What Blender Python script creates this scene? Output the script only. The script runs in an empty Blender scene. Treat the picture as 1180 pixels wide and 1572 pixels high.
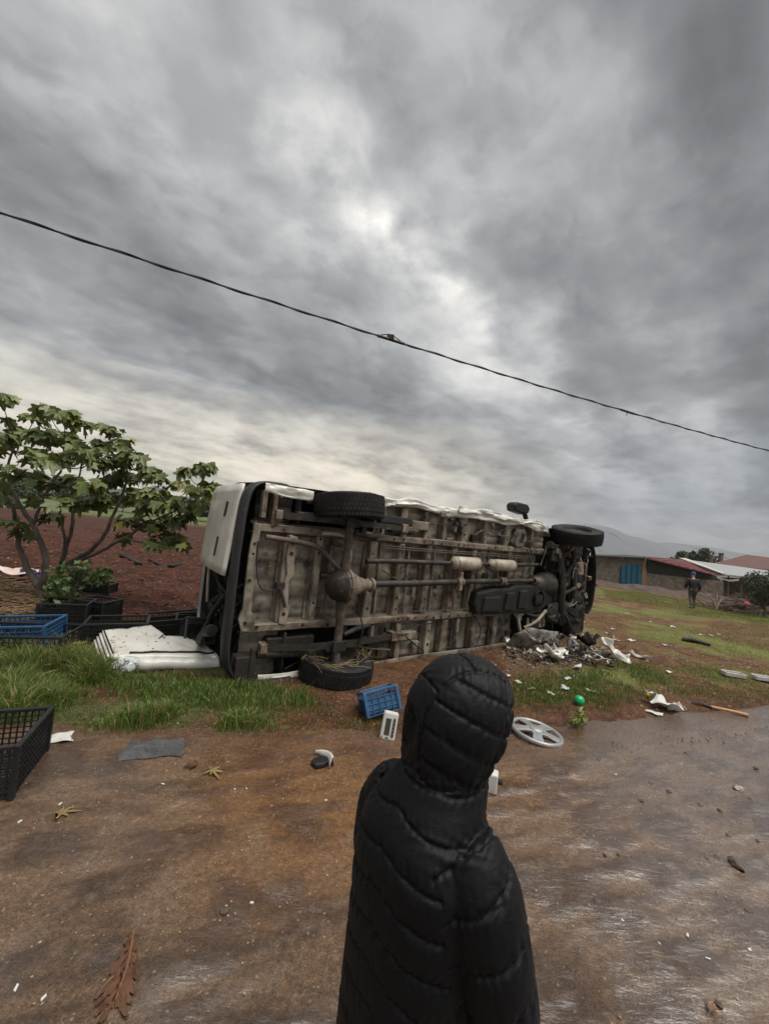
import bpy, bmesh, math, random
import numpy as np
from mathutils import Vector, Matrix, noise as mnoise
random.seed(7); rng = np.random.default_rng(11)
scene = bpy.context.scene
col = scene.collection
PI = math.pi
rad = math.radians

# ------------------------------------------------------------------ camera
CAM = np.array([0.0, 0.0, 1.7])
PITCH, ROLL, FPX = rad(2.6), rad(6.0), 590.0
_F = np.array([0, math.cos(PITCH), math.sin(PITCH)])
_R0 = np.array([1.0, 0, 0]); _U0 = np.array([0, -math.sin(PITCH), math.cos(PITCH)])
_R = math.cos(ROLL)*_R0 + math.sin(ROLL)*_U0
_U = -math.sin(ROLL)*_R0 + math.cos(ROLL)*_U0
cd = bpy.data.cameras.new('camera'); cam = bpy.data.objects.new('camera', cd); col.objects.link(cam)
cd.sensor_fit = 'HORIZONTAL'; cd.sensor_width = 36.0; cd.lens = 18.0
cd.clip_start = 0.05; cd.clip_end = 20000
m = Matrix.Identity(4)
for i in range(3):
    m[i][0] = _R[i]; m[i][1] = _U[i]; m[i][2] = -_F[i]; m[i][3] = CAM[i]
cam.matrix_world = m
scene.camera = cam
scene.render.resolution_x = 768; scene.render.resolution_y = 1024

# ------------------------------------------------------------------ node helper
def nd(t, typ, ins=None, **props):
    n = t.nodes.new(typ)
    for k, v in props.items(): setattr(n, k, v)
    if ins:
        for k, v in ins.items():
            s = n.inputs[k]
            if hasattr(v, 'bl_rna') and v.bl_rna.identifier.startswith('NodeSocket'): t.links.new(v, s)
            else: s.default_value = v
    return n
def mth(t, op, a, b=None, c=None, clamp=False):
    n = t.nodes.new('ShaderNodeMath'); n.operation = op; n.use_clamp = clamp
    for i, v in enumerate((a, b, c)):
        if v is None: continue
        if isinstance(v, (int, float)): n.inputs[i].default_value = v
        else: t.links.new(v, n.inputs[i])
    return n.outputs[0]
def ramp(t, fac, stops, interp='LINEAR'):
    n = t.nodes.new('ShaderNodeValToRGB'); cr = n.color_ramp; cr.interpolation = interp
    while len(cr.elements) < len(stops): cr.elements.new(0.5)
    for e, (p, c) in zip(cr.elements, stops):
        e.position = p
        e.color = (c, c, c, 1) if isinstance(c, (int, float)) else (*c, 1)
    t.links.new(fac, n.inputs[0]); return n.outputs[0]
def mixc(t, fac, a, b, mode='MIX'):
    n = t.nodes.new('ShaderNodeMix'); n.data_type = 'RGBA'; n.blend_type = mode
    for i, v in ((0, fac), (6, a), (7, b)):
        if isinstance(v, (int, float)): n.inputs[i].default_value = v
        elif isinstance(v, (tuple, list)): n.inputs[i].default_value = (*v[:3], 1)
        else: t.links.new(v, n.inputs[i])
    return n.outputs[2]

# ------------------------------------------------------------------ sky
SUN_EL, SUN_AZ = rad(68), rad(115)          # azimuth measured from +Y towards +X
world = bpy.data.worlds.new('World'); scene.world = world; world.use_nodes = True
GAPC = 0.79
EXPO = 1.62
t = world.node_tree; t.nodes.clear()
tc = nd(t, 'ShaderNodeTexCoord')
sep = nd(t, 'ShaderNodeSeparateXYZ', {0: tc.outputs['Generated']})
X, Y, Z = sep.outputs
zp = mth(t, 'MAXIMUM', Z, 0.0)
zc = mth(t, 'ADD', zp, 0.20)
u = mth(t, 'DIVIDE', X, zc); v = mth(t, 'DIVIDE', Y, zc)
sa, ca = math.sin(rad(42)), math.cos(rad(42))
xs_ = mth(t, 'ADD', mth(t, 'MULTIPLY', u, ca), mth(t, 'MULTIPLY', v, sa))      # along the cloud streets
ys_ = mth(t, 'ADD', mth(t, 'MULTIPLY', u, -sa), mth(t, 'MULTIPLY', v, ca))     # across them
warpv = nd(t, 'ShaderNodeCombineXYZ', {0: u, 1: v, 2: 0.3})
wn = nd(t, 'ShaderNodeTexNoise', {'Vector': warpv.outputs[0], 'Scale': 1.3, 'Detail': 4.0, 'Roughness': 0.55})
wsep = nd(t, 'ShaderNodeSeparateXYZ', {0: wn.outputs['Color']})
ysw = mth(t, 'ADD', ys_, mth(t, 'MULTIPLY', mth(t, 'SUBTRACT', wsep.outputs[0], 0.5), 0.36))
xsw = mth(t, 'ADD', xs_, mth(t, 'MULTIPLY', mth(t, 'SUBTRACT', wsep.outputs[1], 0.5), 0.5))
sv = nd(t, 'ShaderNodeCombineXYZ', {0: mth(t, 'MULTIPLY', xsw, 0.62), 1: ysw, 2: 1.7})
n1 = nd(t, 'ShaderNodeTexNoise', {'Vector': sv.outputs[0], 'Scale': 2.7, 'Detail': 9.0, 'Roughness': 0.55, 'Distortion': 0.0})
n2 = nd(t, 'ShaderNodeTexNoise', {'Vector': warpv.outputs[0], 'Scale': 5.2, 'Detail': 10.0, 'Roughness': 0.58, 'Distortion': 0.0})
val = mth(t, 'ADD', mth(t, 'MULTIPLY', n1.outputs[0], 0.62), mth(t, 'MULTIPLY', n2.outputs[0], 0.38))
band = ramp(t, mth(t, 'DIVIDE', mth(t, 'ADD', ysw, 1.0), 6.0, clamp=True), [
    (0.0, .20), (.15, .19), (.187, .115), (.215, .19), (.262, .175), (.292, .26), (.322, .255), (.352, .17), (.392, .122), (.45, .14), (.50, .17), (.6, .25), (.8, .27), (1.0, .25)], 'EASE')
cont = ramp(t, val, [(.36, .64), (.44, .80), (.50, .98), (.56, 1.19), (.64, 1.42)])
# thin place in the cover where the light comes through
gd = mth(t, 'DIVIDE', mth(t, 'SUBTRACT', ysw, GAPC), 0.07)
gx_ = mth(t, 'DIVIDE', mth(t, 'SUBTRACT', xs_, 0.58), 0.42)
gap = mth(t, 'EXPONENT', mth(t, 'MULTIPLY', mth(t, 'ADD', mth(t, 'MULTIPLY', gd, gd), mth(t, 'MULTIPLY', gx_, gx_)), -1.0))
gap = mth(t, 'MULTIPLY', gap, ramp(t, n2.outputs[0], [(.38, .25), (.62, 1.25)]))
ev = nd(t, 'ShaderNodeCombineXYZ', {0: mth(t, 'MULTIPLY', xsw, 0.75), 1: ysw, 2: 4.1})
n4 = nd(t, 'ShaderNodeTexNoise', {'Vector': ev.outputs[0], 'Scale': 3.6, 'Detail': 13.0, 'Roughness': 0.60})
edges = ramp(t, n4.outputs[0], [(.40, .88), (.475, .95), (.515, 1.06), (.60, 1.11)])
cont = mth(t, 'MULTIPLY', cont, edges)
# heavy dark cloud overhead on one side
bx_ = mth(t, 'DIVIDE', mth(t, 'SUBTRACT', xsw, 0.62), 0.34); by_ = mth(t, 'DIVIDE', mth(t, 'SUBTRACT', ysw, 0.20), 0.15)
heavy = mth(t, 'EXPONENT', mth(t, 'MULTIPLY', mth(t, 'ADD', mth(t, 'MULTIPLY', bx_, bx_), mth(t, 'MULTIPLY', by_, by_)), -1.0))
cont = mth(t, 'MULTIPLY', cont, mth(t, 'SUBTRACT', 1.0, mth(t, 'MULTIPLY', heavy, 0.42)))
lum = mth(t, 'ADD', mth(t, 'MULTIPLY', band, cont), mth(t, 'MULTIPLY', gap, 0.17))
tint = ramp(t, lum, [(0.0, (.89, .95, 1.0)), (.13, (.91, .965, 1.0)), (.24, (.985, .995, 1.0)), (.42, (1.0, .985, .94))])
cl = mixc(t, 1.0, tint, lum, 'MULTIPLY')
# air near the horizon: warm where the cover thins on one side, slate on the other
hz = ramp(t, zp, [(0.0, 1.0), (.06, .88), (.16, .58), (.30, 0.0)])
side = mth(t, 'ADD', mth(t, 'MULTIPLY', X, 0.85), mth(t, 'MULTIPLY', Y, -0.25))
hcol = ramp(t, mth(t, 'ADD', mth(t, 'MULTIPLY', side, 0.5), 0.5), [(.10, (.44, .40, .315)), (.36, (.54, .475, .365)), (.47, (.38, .35, .295)), (.60, (.120, .136, .158)), (.9, (.125, .14, .16))])
hmod = ramp(t, val, [(.38, .50), (.47, .82), (.54, 1.06), (.64, 1.22)])
hcl = mixc(t, 1.0, hcol, hmod, 'MULTIPLY')
cover = mixc(t, hz, cl, hcl)
sky = nd(t, 'ShaderNodeTexSky', sky_type='NISHITA', sun_disc=False, sun_elevation=SUN_EL, sun_rotation=SUN_AZ, air_density=1.0, dust_density=3.0)
blue = nd(t, 'ShaderNodeBackground', {'Color': sky.outputs[0], 'Strength': 0.05})
clouds = nd(t, 'ShaderNodeBackground', {'Color': cover, 'Strength': 2**(1.1-EXPO)})
mixs = nd(t, 'ShaderNodeMixShader', {0: 0.97, 1: blue.outputs[0], 2: clouds.outputs[0]})
t.links.new(mixs.outputs[0], nd(t, 'ShaderNodeOutputWorld').inputs[0])

# ------------------------------------------------------------------ sun (veiled by cloud) and exposure
sd = bpy.data.lights.new('sun', 'SUN'); sd.energy = 1.5; sd.angle = rad(50); sd.color = (1.0, .97, .92)
sun = bpy.data.objects.new('sun', sd); col.objects.link(sun)
sdir = Vector((math.sin(SUN_AZ)*math.cos(SUN_EL), math.cos(SUN_AZ)*math.cos(SUN_EL), math.sin(SUN_EL)))
sun.rotation_euler = (-sdir).to_track_quat('-Z', 'Y').to_euler(); sun.location = (0, 0, 30)
vs = scene.view_settings; vs.view_transform = 'Standard'; vs.look = 'None'; vs.gamma = 1.0; vs.use_curve_mapping = False
vs.exposure = EXPO

# ------------------------------------------------------------------ measuring: photo pixel -> place
def ray(x, y): return _F + _R*((x-590)/FPX) - _U*((y-786)/FPX)
def at(x, y, depth): return CAM + ray(x, y)*depth
def G0(x, y, z=0.0):
    d = ray(x, y); return CAM + d*((z-CAM[2])/d[2])

# ------------------------------------------------------------------ value noise (numpy)
def _hash(ix, iy, s):
    h = (ix.astype(np.int64)*374761393 + iy.astype(np.int64)*668265263 + s*1442695041) & 0xffffffff
    h = ((h ^ (h >> 13))*1274126177) & 0xffffffff
    return ((h ^ (h >> 16)) & 0xffff)/65535.0
def vnoise(x, y, s=0):
    x = np.asarray(x, float); y = np.asarray(y, float)
    ix = np.floor(x); iy = np.floor(y); fx = x-ix; fy = y-iy
    fx = fx*fx*(3-2*fx); fy = fy*fy*(3-2*fy)
    a = _hash(ix, iy, s); b = _hash(ix+1, iy, s); c = _hash(ix, iy+1, s); d = _hash(ix+1, iy+1, s)
    return (a*(1-fx)+b*fx)*(1-fy) + (c*(1-fx)+d*fx)*fy
def fbm(x, y, s=0, o=4, g=.5):
    r = 0; a = 1; tot = 0; x = np.asarray(x, float); y = np.asarray(y, float)
    for i in range(o):
        r = r + a*vnoise(x*2**i, y*2**i, s+i*17); tot += a; a *= g
    return r/tot
def sst(a, b, x):
    q = np.clip((np.asarray(x, float)-a)/(b-a), 0, 1); return q*q*(3-2*q)

# ------------------------------------------------------------------ mesh building
def link(name, me, mat=None, parent=None):
    o = bpy.data.objects.new(name, me); col.objects.link(o)
    if mat is not None and me is not None and len(me.materials) == 0: me.materials.append(mat)
    if parent is not None: o.parent = parent
    return o
def tag(o, label=None, cat=None, group=None, kind=None):
    if label: o['label'] = label
    if cat: o['category'] = cat
    if group: o['group'] = group
    if kind: o['kind'] = kind
    return o
def thing(name, loc, label, cat, group=None, rz=0.0, rot=None):
    o = bpy.data.objects.new(name, None); col.objects.link(o); o.empty_display_size = 0.1
    o.location = loc; o.rotation_euler = rot if rot else (0, 0, rz)
    return tag(o, label, cat, group)
def copy_tree(o, parent=None):
    c = o.copy(); col.objects.link(c)
    if parent is not None: c.parent = parent
    for ch in list(o.children): copy_tree(ch, c)
    return c
def frames(P):
    P = [Vector(p) for p in P]; n = len(P); T = []
    for i in range(n):
        d = P[min(i+1, n-1)] - P[max(i-1, 0)]
        T.append(d.normalized() if d.length > 1e-9 else Vector((0, 0, 1)))
    a = Vector((0, 0, 1)) if abs(T[0].z) < .9 else Vector((1, 0, 0))
    N = [(a - T[0]*a.dot(T[0])).normalized()]
    for i in range(1, n):
        q = N[-1] - T[i]*N[-1].dot(T[i]); N.append(q.normalized())
    return P, T, N
def catmull(P, k=4):
    P = [np.array(p, float) for p in P]; out = []
    for i in range(len(P)-1):
        p0 = P[max(i-1, 0)]; p1 = P[i]; p2 = P[i+1]; p3 = P[min(i+2, len(P)-1)]
        for j in range(k):
            q = j/k
            out.append(.5*((2*p1) + (-p0+p2)*q + (2*p0-5*p1+4*p2-p3)*q*q + (-p0+3*p1-3*p2+p3)*q**3))
    out.append(P[-1]); return out
class MB:
    def __init__(s): s.v = []; s.f = []
    def add(s, v, f):
        o = len(s.v); s.v += [tuple(p) for p in v]; s.f += [tuple(i+o for i in q) for q in f]; return s
    def box(s, c, size, rot=None):
        a, b, d = [q/2 for q in size]
        V = [Vector((x, y, z)) for x in (-a, a) for y in (-b, b) for z in (-d, d)]
        if rot is not None:
            R = rot if isinstance(rot, Matrix) else Matrix.Rotation(rot[2], 3, 'Z') @ Matrix.Rotation(rot[1], 3, 'Y') @ Matrix.Rotation(rot[0], 3, 'X')
            V = [R @ p for p in V]
        c = Vector(c)
        return s.add([p+c for p in V], [(0, 1, 3, 2), (4, 6, 7, 5), (0, 4, 5, 1), (2, 3, 7, 6), (0, 2, 6, 4), (1, 5, 7, 3)])
    def bar(s, a, b, w, h=None):
        a = Vector(a); b = Vector(b); h = h or w; d = b-a
        T = d.normalized(); up = Vector((0, 0, 1)) if abs(T.z) < .95 else Vector((1, 0, 0))
        S = T.cross(up).normalized(); U = S.cross(T)
        R = Matrix((T, S, U)).transposed()
        return s.box((a+b)/2, (d.length, w, h), R)
    def tube(s, P, r, seg=8, cap=True, squash=None):
        P, T, N = frames(P); n = len(P); V = []; F = []
        for i in range(n):
            B = T[i].cross(N[i]); ri = r[i] if hasattr(r, '__len__') else r
            for k in range(seg):
                a = 2*PI*k/seg
                V.append(P[i] + N[i]*(ri*math.cos(a)*(squash or 1)) + B*(ri*math.sin(a)))
        for i in range(n-1):
            for k in range(seg):
                k2 = (k+1) % seg
                F.append((i*seg+k, i*seg+k2, (i+1)*seg+k2, (i+1)*seg+k))
        if cap:
            F.append(tuple(range(seg-1, -1, -1))); F.append(tuple((n-1)*seg+k for k in range(seg)))
        return s.add(V, F)
    def lathe(s, prof, seg=24, axis='Z', c=(0, 0, 0), close=False):
        V = []; F = []; n = len(prof); c = Vector(c)
        for (r, h) in prof:
            for k in range(seg):
                a = 2*PI*k/seg; p = (r*math.cos(a), r*math.sin(a), h)
                if axis == 'X': p = (p[2], p[0], p[1])
                elif axis == 'Y': p = (p[0], p[2], p[1])
                V.append(Vector(p)+c)
        rng_ = range(n) if close else range(n-1)
        for i in rng_:
            j = (i+1) % n
            for k in range(seg):
                k2 = (k+1) % seg; F.append((i*seg+k, i*seg+k2, j*seg+k2, j*seg+k))
        return s.add(V, F)
    def prism(s, pts, h0, h1, axis='Z'):
        n = len(pts)
        def mp(a, b, h): return {'Z': (a, b, h), 'Y': (a, h, b), 'X': (h, a, b)}[axis]
        V = [mp(a, b, h0) for a, b in pts] + [mp(a, b, h1) for a, b in pts]
        F = [tuple(range(n)), tuple(range(2*n-1, n-1, -1))] + [(i, (i+1) % n, n+(i+1) % n, n+i) for i in range(n)]
        return s.add(V, F)
    def grid(s, nu, nv, fn):
        V = [fn(i/(nu-1), j/(nv-1)) for i in range(nu) for j in range(nv)]
        F = [(i*nv+j, (i+1)*nv+j, (i+1)*nv+j+1, i*nv+j+1) for i in range(nu-1) for j in range(nv-1)]
        return s.add(V, F)
    def mesh(s, name):
        me = bpy.data.meshes.new(name); me.from_pydata(s.v, [], s.f)
        b = bmesh.new(); b.from_mesh(me); bmesh.ops.recalc_face_normals(b, faces=b.faces); b.to_mesh(me); b.free()
        return me
    def build(s, name, mat, parent=None, smooth=False, bevel=0.0, solid=0.0, sub=0):
        me = s.mesh(name)
        o = link(name, me, mat, parent)
        if smooth:
            me.polygons.foreach_set('use_smooth', [True]*len(me.polygons))
            if smooth != 'all':
                me.set_sharp_from_angle(angle=rad(40))
        if solid:
            q = o.modifiers.new('s', 'SOLIDIFY'); q.thickness = solid; q.offset = 0
        if bevel:
            q = o.modifiers.new('b', 'BEVEL'); q.width = bevel; q.segments = 2; q.limit_method = 'ANGLE'
        if sub:
            q = o.modifiers.new('d', 'SUBSURF'); q.levels = sub; q.render_levels = sub
        return o
def npmesh(name, V, F, mat, smooth=True, color=None, attr=None):
    me = bpy.data.meshes.new(name)
    V = np.asarray(V, np.float32); F = np.asarray(F, np.int32); k = F.shape[1]
    me.vertices.add(len(V)); me.vertices.foreach_set('co', V.ravel())
    me.loops.add(F.size); me.loops.foreach_set('vertex_index', F.ravel())
    me.polygons.add(len(F)); me.polygons.foreach_set('loop_start', np.arange(0, F.size, k, dtype=np.int32))
    me.polygons.foreach_set('loop_total', np.full(len(F), k, np.int32))
    me.polygons.foreach_set('use_smooth', np.full(len(F), smooth))
    me.update(calc_edges=True)
    if color is not None:
        a = me.color_attributes.new('Col', 'FLOAT_COLOR', 'POINT')
        c4 = np.ones((len(V), 4), np.float32); c4[:, :3] = color; a.data.foreach_set('color', c4.ravel())
    if attr:
        for an, arr in attr.items():
            a = me.attributes.new(an, 'FLOAT', 'POINT'); a.data.foreach_set('value', np.asarray(arr, np.float32))
    me.materials.append(mat)
    return me

# ------------------------------------------------------------------ materials
def mat(name, c1, c2=None, scale=6.0, rough=.6, rough2=None, metal=0.0, bump=0.0, bscale=40.0, c3=None, s3=25.0, f3=(.55, .7), coat=0.0, detail=6.0, stretch=None, spec=0.5, random_tint=0.0, trans=0.0, obj=True):
    M = bpy.data.materials.new(name); M.use_nodes = True; T = M.node_tree; B = T.nodes['Principled BSDF']
    tcn = nd(T, 'ShaderNodeTexCoord'); vec = tcn.outputs['Object']
    if stretch:
        vec = nd(T, 'ShaderNodeMapping', {'Vector': vec, 'Scale': stretch}).outputs[0]
    cc = None
    if c2 is not None:
        n = nd(T, 'ShaderNodeTexNoise', {'Vector': vec, 'Scale': scale, 'Detail': detail, 'Roughness': .62})
        f = ramp(T, n.outputs[0], [(.36, 0.0), (.64, 1.0)])
        cc = mixc(T, f, c1, c2)
        if rough2 is not None:
            T.links.new(ramp(T, n.outputs[0], [(.36, rough), (.64, rough2)]), B.inputs['Roughness'])
    if c3 is not None:
        n = nd(T, 'ShaderNodeTexNoise', {'Vector': vec, 'Scale': s3, 'Detail': 5.0, 'Roughness': .7})
        f = ramp(T, n.outputs[0], [(f3[0], 0.0), (f3[1], 1.0)])
        cc = mixc(T, f, cc if cc is not None else c1, c3)
    if random_tint:
        oi = nd(T, 'ShaderNodeObjectInfo')
        hv = nd(T, 'ShaderNodeHueSaturation', {'Hue': .5, 'Saturation': 1.0, 'Color': cc if cc is not None else (*c1, 1)})
        T.links.new(mth(T, 'ADD', mth(T, 'MULTIPLY', oi.outputs['Random'], random_tint), 1-random_tint/2), hv.inputs['Value'])
        cc = hv.outputs[0]
    if cc is None: B.inputs['Base Color'].default_value = (*c1, 1)
    else: T.links.new(cc, B.inputs['Base Color'])
    if rough2 is None or c2 is None: B.inputs['Roughness'].default_value = rough
    B.inputs['Metallic'].default_value = metal
    B.inputs['Specular IOR Level'].default_value = spec
    if coat: B.inputs['Coat Weight'].default_value = coat
    if bump:
        n = nd(T, 'ShaderNodeTexNoise', {'Vector': vec, 'Scale': bscale, 'Detail': 5.0, 'Roughness': .6})
        b = nd(T, 'ShaderNodeBump', {'Strength': 1.0, 'Distance': bump, 'Height': n.outputs[0]})
        T.links.new(b.outputs[0], B.inputs['Normal'])
    if trans:
        tr = nd(T, 'ShaderNodeBsdfTranslucent', {'Color': cc if cc is not None else (*c1, 1)})
        mx = nd(T, 'ShaderNodeMixShader', {0: trans, 1: B.outputs[0], 2: tr.outputs[0]})
        T.links.new(mx.outputs[0], T.nodes['Material Output'].inputs[0])
    return M
M = {}
M['under'] = mat('underbody_paint', (.34, .305, .235), (.105, .084, .060), 2.8, .5, rough2=.72, bump=.004, bscale=34, c3=(.045, .036, .028), s3=4.2, f3=(.47, .64))
M['rail'] = mat('chassis_paint', (.25, .215, .158), (.095, .072, .050), 3.4, .6, bump=.002, bscale=50, c3=(.085, .040, .020), s3=7, f3=(.50, .64))
M['greasy'] = mat('greasy_steel', (.042, .034, .027), (.014, .012, .0105), 6, .5, rough2=.75, bump=.003, bscale=45, c3=(.14, .09, .055), s3=11, f3=(.58, .72), metal=.2)
M['rusty'] = mat('rusty_steel', (.105, .078, .056), (.055, .040, .030), 8, .75, bump=.003, bscale=60, c3=(.17, .135, .10), s3=14, f3=(.55, .7))
M['exhaust'] = mat('exhaust_steel', (.40, .355, .285), (.24, .19, .14), 5, .55, metal=.25, bump=.001, bscale=80, c3=(.15, .10, .07), s3=10, f3=(.58, .75))
M['castiron'] = mat('cast_iron', (.22, .175, .13), (.10, .075, .055), 10, .7, bump=.003, bscale=50)
M['blackplastic'] = mat('black_plastic', (.010, .010, .010), (.018, .017, .016), 8, .5, bump=.001, bscale=90, c3=(.05, .040, .032), s3=13, f3=(.60, .78), spec=.3)
M['bumper'] = mat('scuffed_bumper_plastic', (.020, .020, .021), (.032, .032, .032), 5, .55, bump=.002, bscale=70, c3=(.09, .075, .06), s3=9, f3=(.60, .8), spec=.3)
M['rubber'] = mat('tyre_rubber', (.009, .009, .0095), (.018, .017, .016), 9, .7, bump=.002, bscale=80, c3=(.06, .044, .032), s3=10, f3=(.60, .8), spec=.25)
M['white'] = mat('dirty_white_paint', (.60, .585, .53), (.47, .45, .39), 4, .38, bump=.001, bscale=30, c3=(.24, .19, .13), s3=18, f3=(.62, .74), coat=.2)
M['inner'] = mat('dark_lining_and_hole_shade', (.012, .0115, .011), (.025, .022, .02), 5, .85)
M['glass'] = mat('dark_glass', (.012, .014, .015), None, rough=.08)
M['alu'] = mat('scratched_alloy', (.50, .50, .49), (.35, .34, .32), 14, .38, metal=.7, bump=.001, bscale=60, c3=(.15, .11, .08), s3=20, f3=(.6, .72))
M['hubcap'] = mat('silver_plastic', (.34, .34, .34), (.25, .25, .245), 10, .35, metal=.35, c3=(.16, .11, .07), s3=22, f3=(.62, .72))
M['scrap'] = mat('torn_sheet_metal', (.26, .245, .22), (.115, .10, .085), 9, .5, bump=.004, bscale=30, c3=(.05, .038, .028), s3=14, f3=(.50, .62), random_tint=.9)
M['crate'] = mat('black_crate_plastic', (.006, .0065, .007), (.012, .012, .012), 12, .5, c3=(.07, .055, .04), s3=18, f3=(.64, .78))
M['bluecrate'] = mat('blue_crate_plastic', (.016, .060, .135), (.022, .085, .18), 9, .45, c3=(.12, .10, .08), s3=14, f3=(.62, .78))
M['bark'] = mat('fig_bark', (.115, .092, .072), (.050, .040, .032), 14, .85, bump=.008, bscale=40, stretch=(1, 1, .35))
def leafmat(name, a, b, tr=.25):
    return mat(name, a, b, 9, .48, bump=.004, bscale=30, random_tint=.55, trans=tr)
M['leaf'] = leafmat('fig_leaf_green', (.085, .110, .026), (.135, .160, .040))
M['leaf2'] = leafmat('fig_leaf_pale', (.175, .20, .08), (.12, .15, .05))
M['leafy'] = leafmat('fig_leaf_yellow', (.30, .23, .035), (.16, .17, .03))
M['leafb'] = mat('fig_leaf_brown', (.060, .024, .012), (.115, .050, .024), 14, .45, bump=.004, bscale=40)
M['strawleaf'] = mat('dry_yellow_leaf', (.25, .18, .06), (.16, .10, .038), 10, .65, bump=.003, bscale=40)
M['cable'] = mat('cable_rubber', (.012, .012, .013), None, rough=.6)
M['wood'] = mat('tool_handle_wood', (.42, .22, .09), (.33, .17, .07), 10, .55, stretch=(.3, 3, 3))
M['greywood'] = mat('grey_wood', (.16, .13, .10), (.10, .08, .06), 10, .8, stretch=(1, 1, .2), bump=.004)
# ================================================================== GROUND
EDGE = [(-400, -90), (-2.6, 2.72), (-.8, 3.02), (.6, 3.18), (1.7, 3.5), (3, 4.02), (5, 4.72), (400, 150)]
_ex = np.array([p[0] for p in EDGE], float); _ey = np.array([p[1] for p in EDGE], float)
def edge(x): return np.interp(x, _ex, _ey)
def plough_mask(x, y):
    # ploughed field: behind the verge, left of and beyond the van
    a = y - (5.15 + .12*(np.minimum(x, -1.5)+4) ) + .5*(fbm(x*1.1, y*1.1, 5)-.5)
    b = (-1.75 - .30*(y-5)) - x + .4*(fbm(x*1.3, y*1.3, 8)-.5)
    near = sst(-.1, .5, a)*sst(-.2, .5, b)
    far = sst(0, 3, y - (.75*x + 13))*sst(-12, 0, 5 - x)   # the same field goes on behind the van
    return np.clip(np.maximum(near, far*sst(6, 9, y)), 0, 1)
def height(x, y):
    x = np.asarray(x, float); y = np.asarray(y, float)
    d = y - edge(x)
    rag = .16*(fbm(x*2.2, y*2.2, 3)-.5) + .05*(fbm(x*9, y*9, 4)-.5)
    h = -.03 + .05*sst(-.12, .35, d + rag)
    off = sst(.0, .6, d)
    h = h + off*(.05*(fbm(x*1.7, y*1.7, 21)-.5) + .028*(fbm(x*8, y*8, 22, 3)-.5))
    pm = plough_mask(x, y)
    fur = np.sin((x*.52 - y*.85)*2*PI/.62 + 2.5*fbm(x*.7, y*.7, 31))
    near = 1/(1+np.maximum(0, np.hypot(x, y)-14)/12)
    h = h + pm*near*(.045*fur + .17*(fbm(x*3.1, y*3.1, 33, 4, .6)-.5) + .06)
    fall = np.maximum(0, .6*x + .8*y - 8.5)
    rm = sst(-4, 6, x + .1*y)
    h = h - rm*2.3*(1-np.exp(-.046*fall/2.3)) * sst(0, 1.5, d)
    h = h + rm*off*sst(5, 9, y)*.16*(fbm(x*.55, y*.55, 41)-.5)
    return h
def G(x, y, it=3):
    z = 0.0
    for _ in range(it):
        p = G0(x, y, z); z = float(height(p[0], p[1]))
        z = max(z, 0.0) if p[1] < float(edge(p[0])) else z
    return Vector((p[0], p[1], z))
def gz(x, y):
    z = float(height(x, y)); return max(z, 0.0) if y < float(edge(x))+.05 else z
def axis(lo, a, b, hi, step, g):
    mid = list(np.arange(a, b+1e-6, step)); q = step; L = []; p = a
    while p > lo: q *= g; p -= q; L.append(p)
    q = step; Rr = []; p = mid[-1]
    while p < hi: q *= g; p += q; Rr.append(p)
    return np.array(L[::-1]+mid+Rr)
gx = axis(-2500, -7.0, 7.0, 4000, .05, 1.055); gy = axis(-300, 2.0, 11.0, 4200, .05, 1.05)
XX, YY = np.meshgrid(gx, gy, indexing='ij'); ZZ = height(XX, YY)
# colour of the soil and turf (albedo, by what lies there)
def lerp(a, b, f): return a*(1-f[..., None]) + b*f[..., None]
c = lambda *q: np.array(q, float)
D_ = YY - edge(XX); nz = fbm(XX*1.3, YY*1.3, 51); nf = fbm(XX*9, YY*9, 52, 3); nl = fbm(XX*.35, YY*.35, 53)
base = lerp(c(.100, .047, .022) + 0*XX[..., None], c(.060, .028, .014), sst(.35, .65, nf))
pm = plough_mask(XX, YY)
soil = lerp(c(.070, .025, .014) + 0*XX[..., None], c(.037, .015, .009), sst(.35, .65, nf))
base = lerp(base, soil, pm)
rf = sst(1.0, 3.5, XX - .12*YY + .8)*sst(.2, 1.2, D_)*(1-pm)
brown = lerp(c(.135, .068, .031) + 0*XX[..., None], c(.078, .038, .018), sst(.35, .65, nf))
turf = c(.100, .150, .026)
dry = c(.20, .145, .065)
fieldc = lerp(brown, dry + 0*brown, sst(.52, .72, nz)*.55)
# grass bands on the far field lie along lines that fall away from the road
q = .8*YY - .6*XX*.35
gb = sst(.50, .66, .55*nl + .45*nz)
gb = np.maximum(gb*.7*sst(6.2, 9, .3*XX+YY*.9), sst(0, 1, 1-np.abs((YY-.42*XX-10.2)/1.6))*sst(.25, .6, nz))
gb = np.maximum(gb, sst(.2, .9, 1-np.abs((YY-.27*XX-4.5)/.75))*sst(2, 3.2, XX)*.8*sst(.3, .55, nz))
fieldc = lerp(fieldc, turf + 0*brown, np.clip(gb, 0, 1)*.85)
base = lerp(base, fieldc, rf)
vg = sst(0, .25, D_)*sst(-.9, -1.5, XX - .25*YY + .9)*(1-pm)
base = lerp(base, c(.075, .088, .030) + 0*base, vg*sst(.3, .55, nz)*.85)
far = sst(42, 55, YY + .3*np.abs(XX))
base = lerp(base, lerp(c(.095, .115, .045)+0*base, c(.13, .115, .06), sst(.4, .6, fbm(XX*.02, YY*.02, 54))), far)
NX, NY = XX.shape
idx = np.arange(NX*NY).reshape(NX, NY)
FF = np.stack([idx[:-1, :-1], idx[1:, :-1], idx[1:, 1:], idx[:-1, 1:]], -1).reshape(-1, 4)
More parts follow.
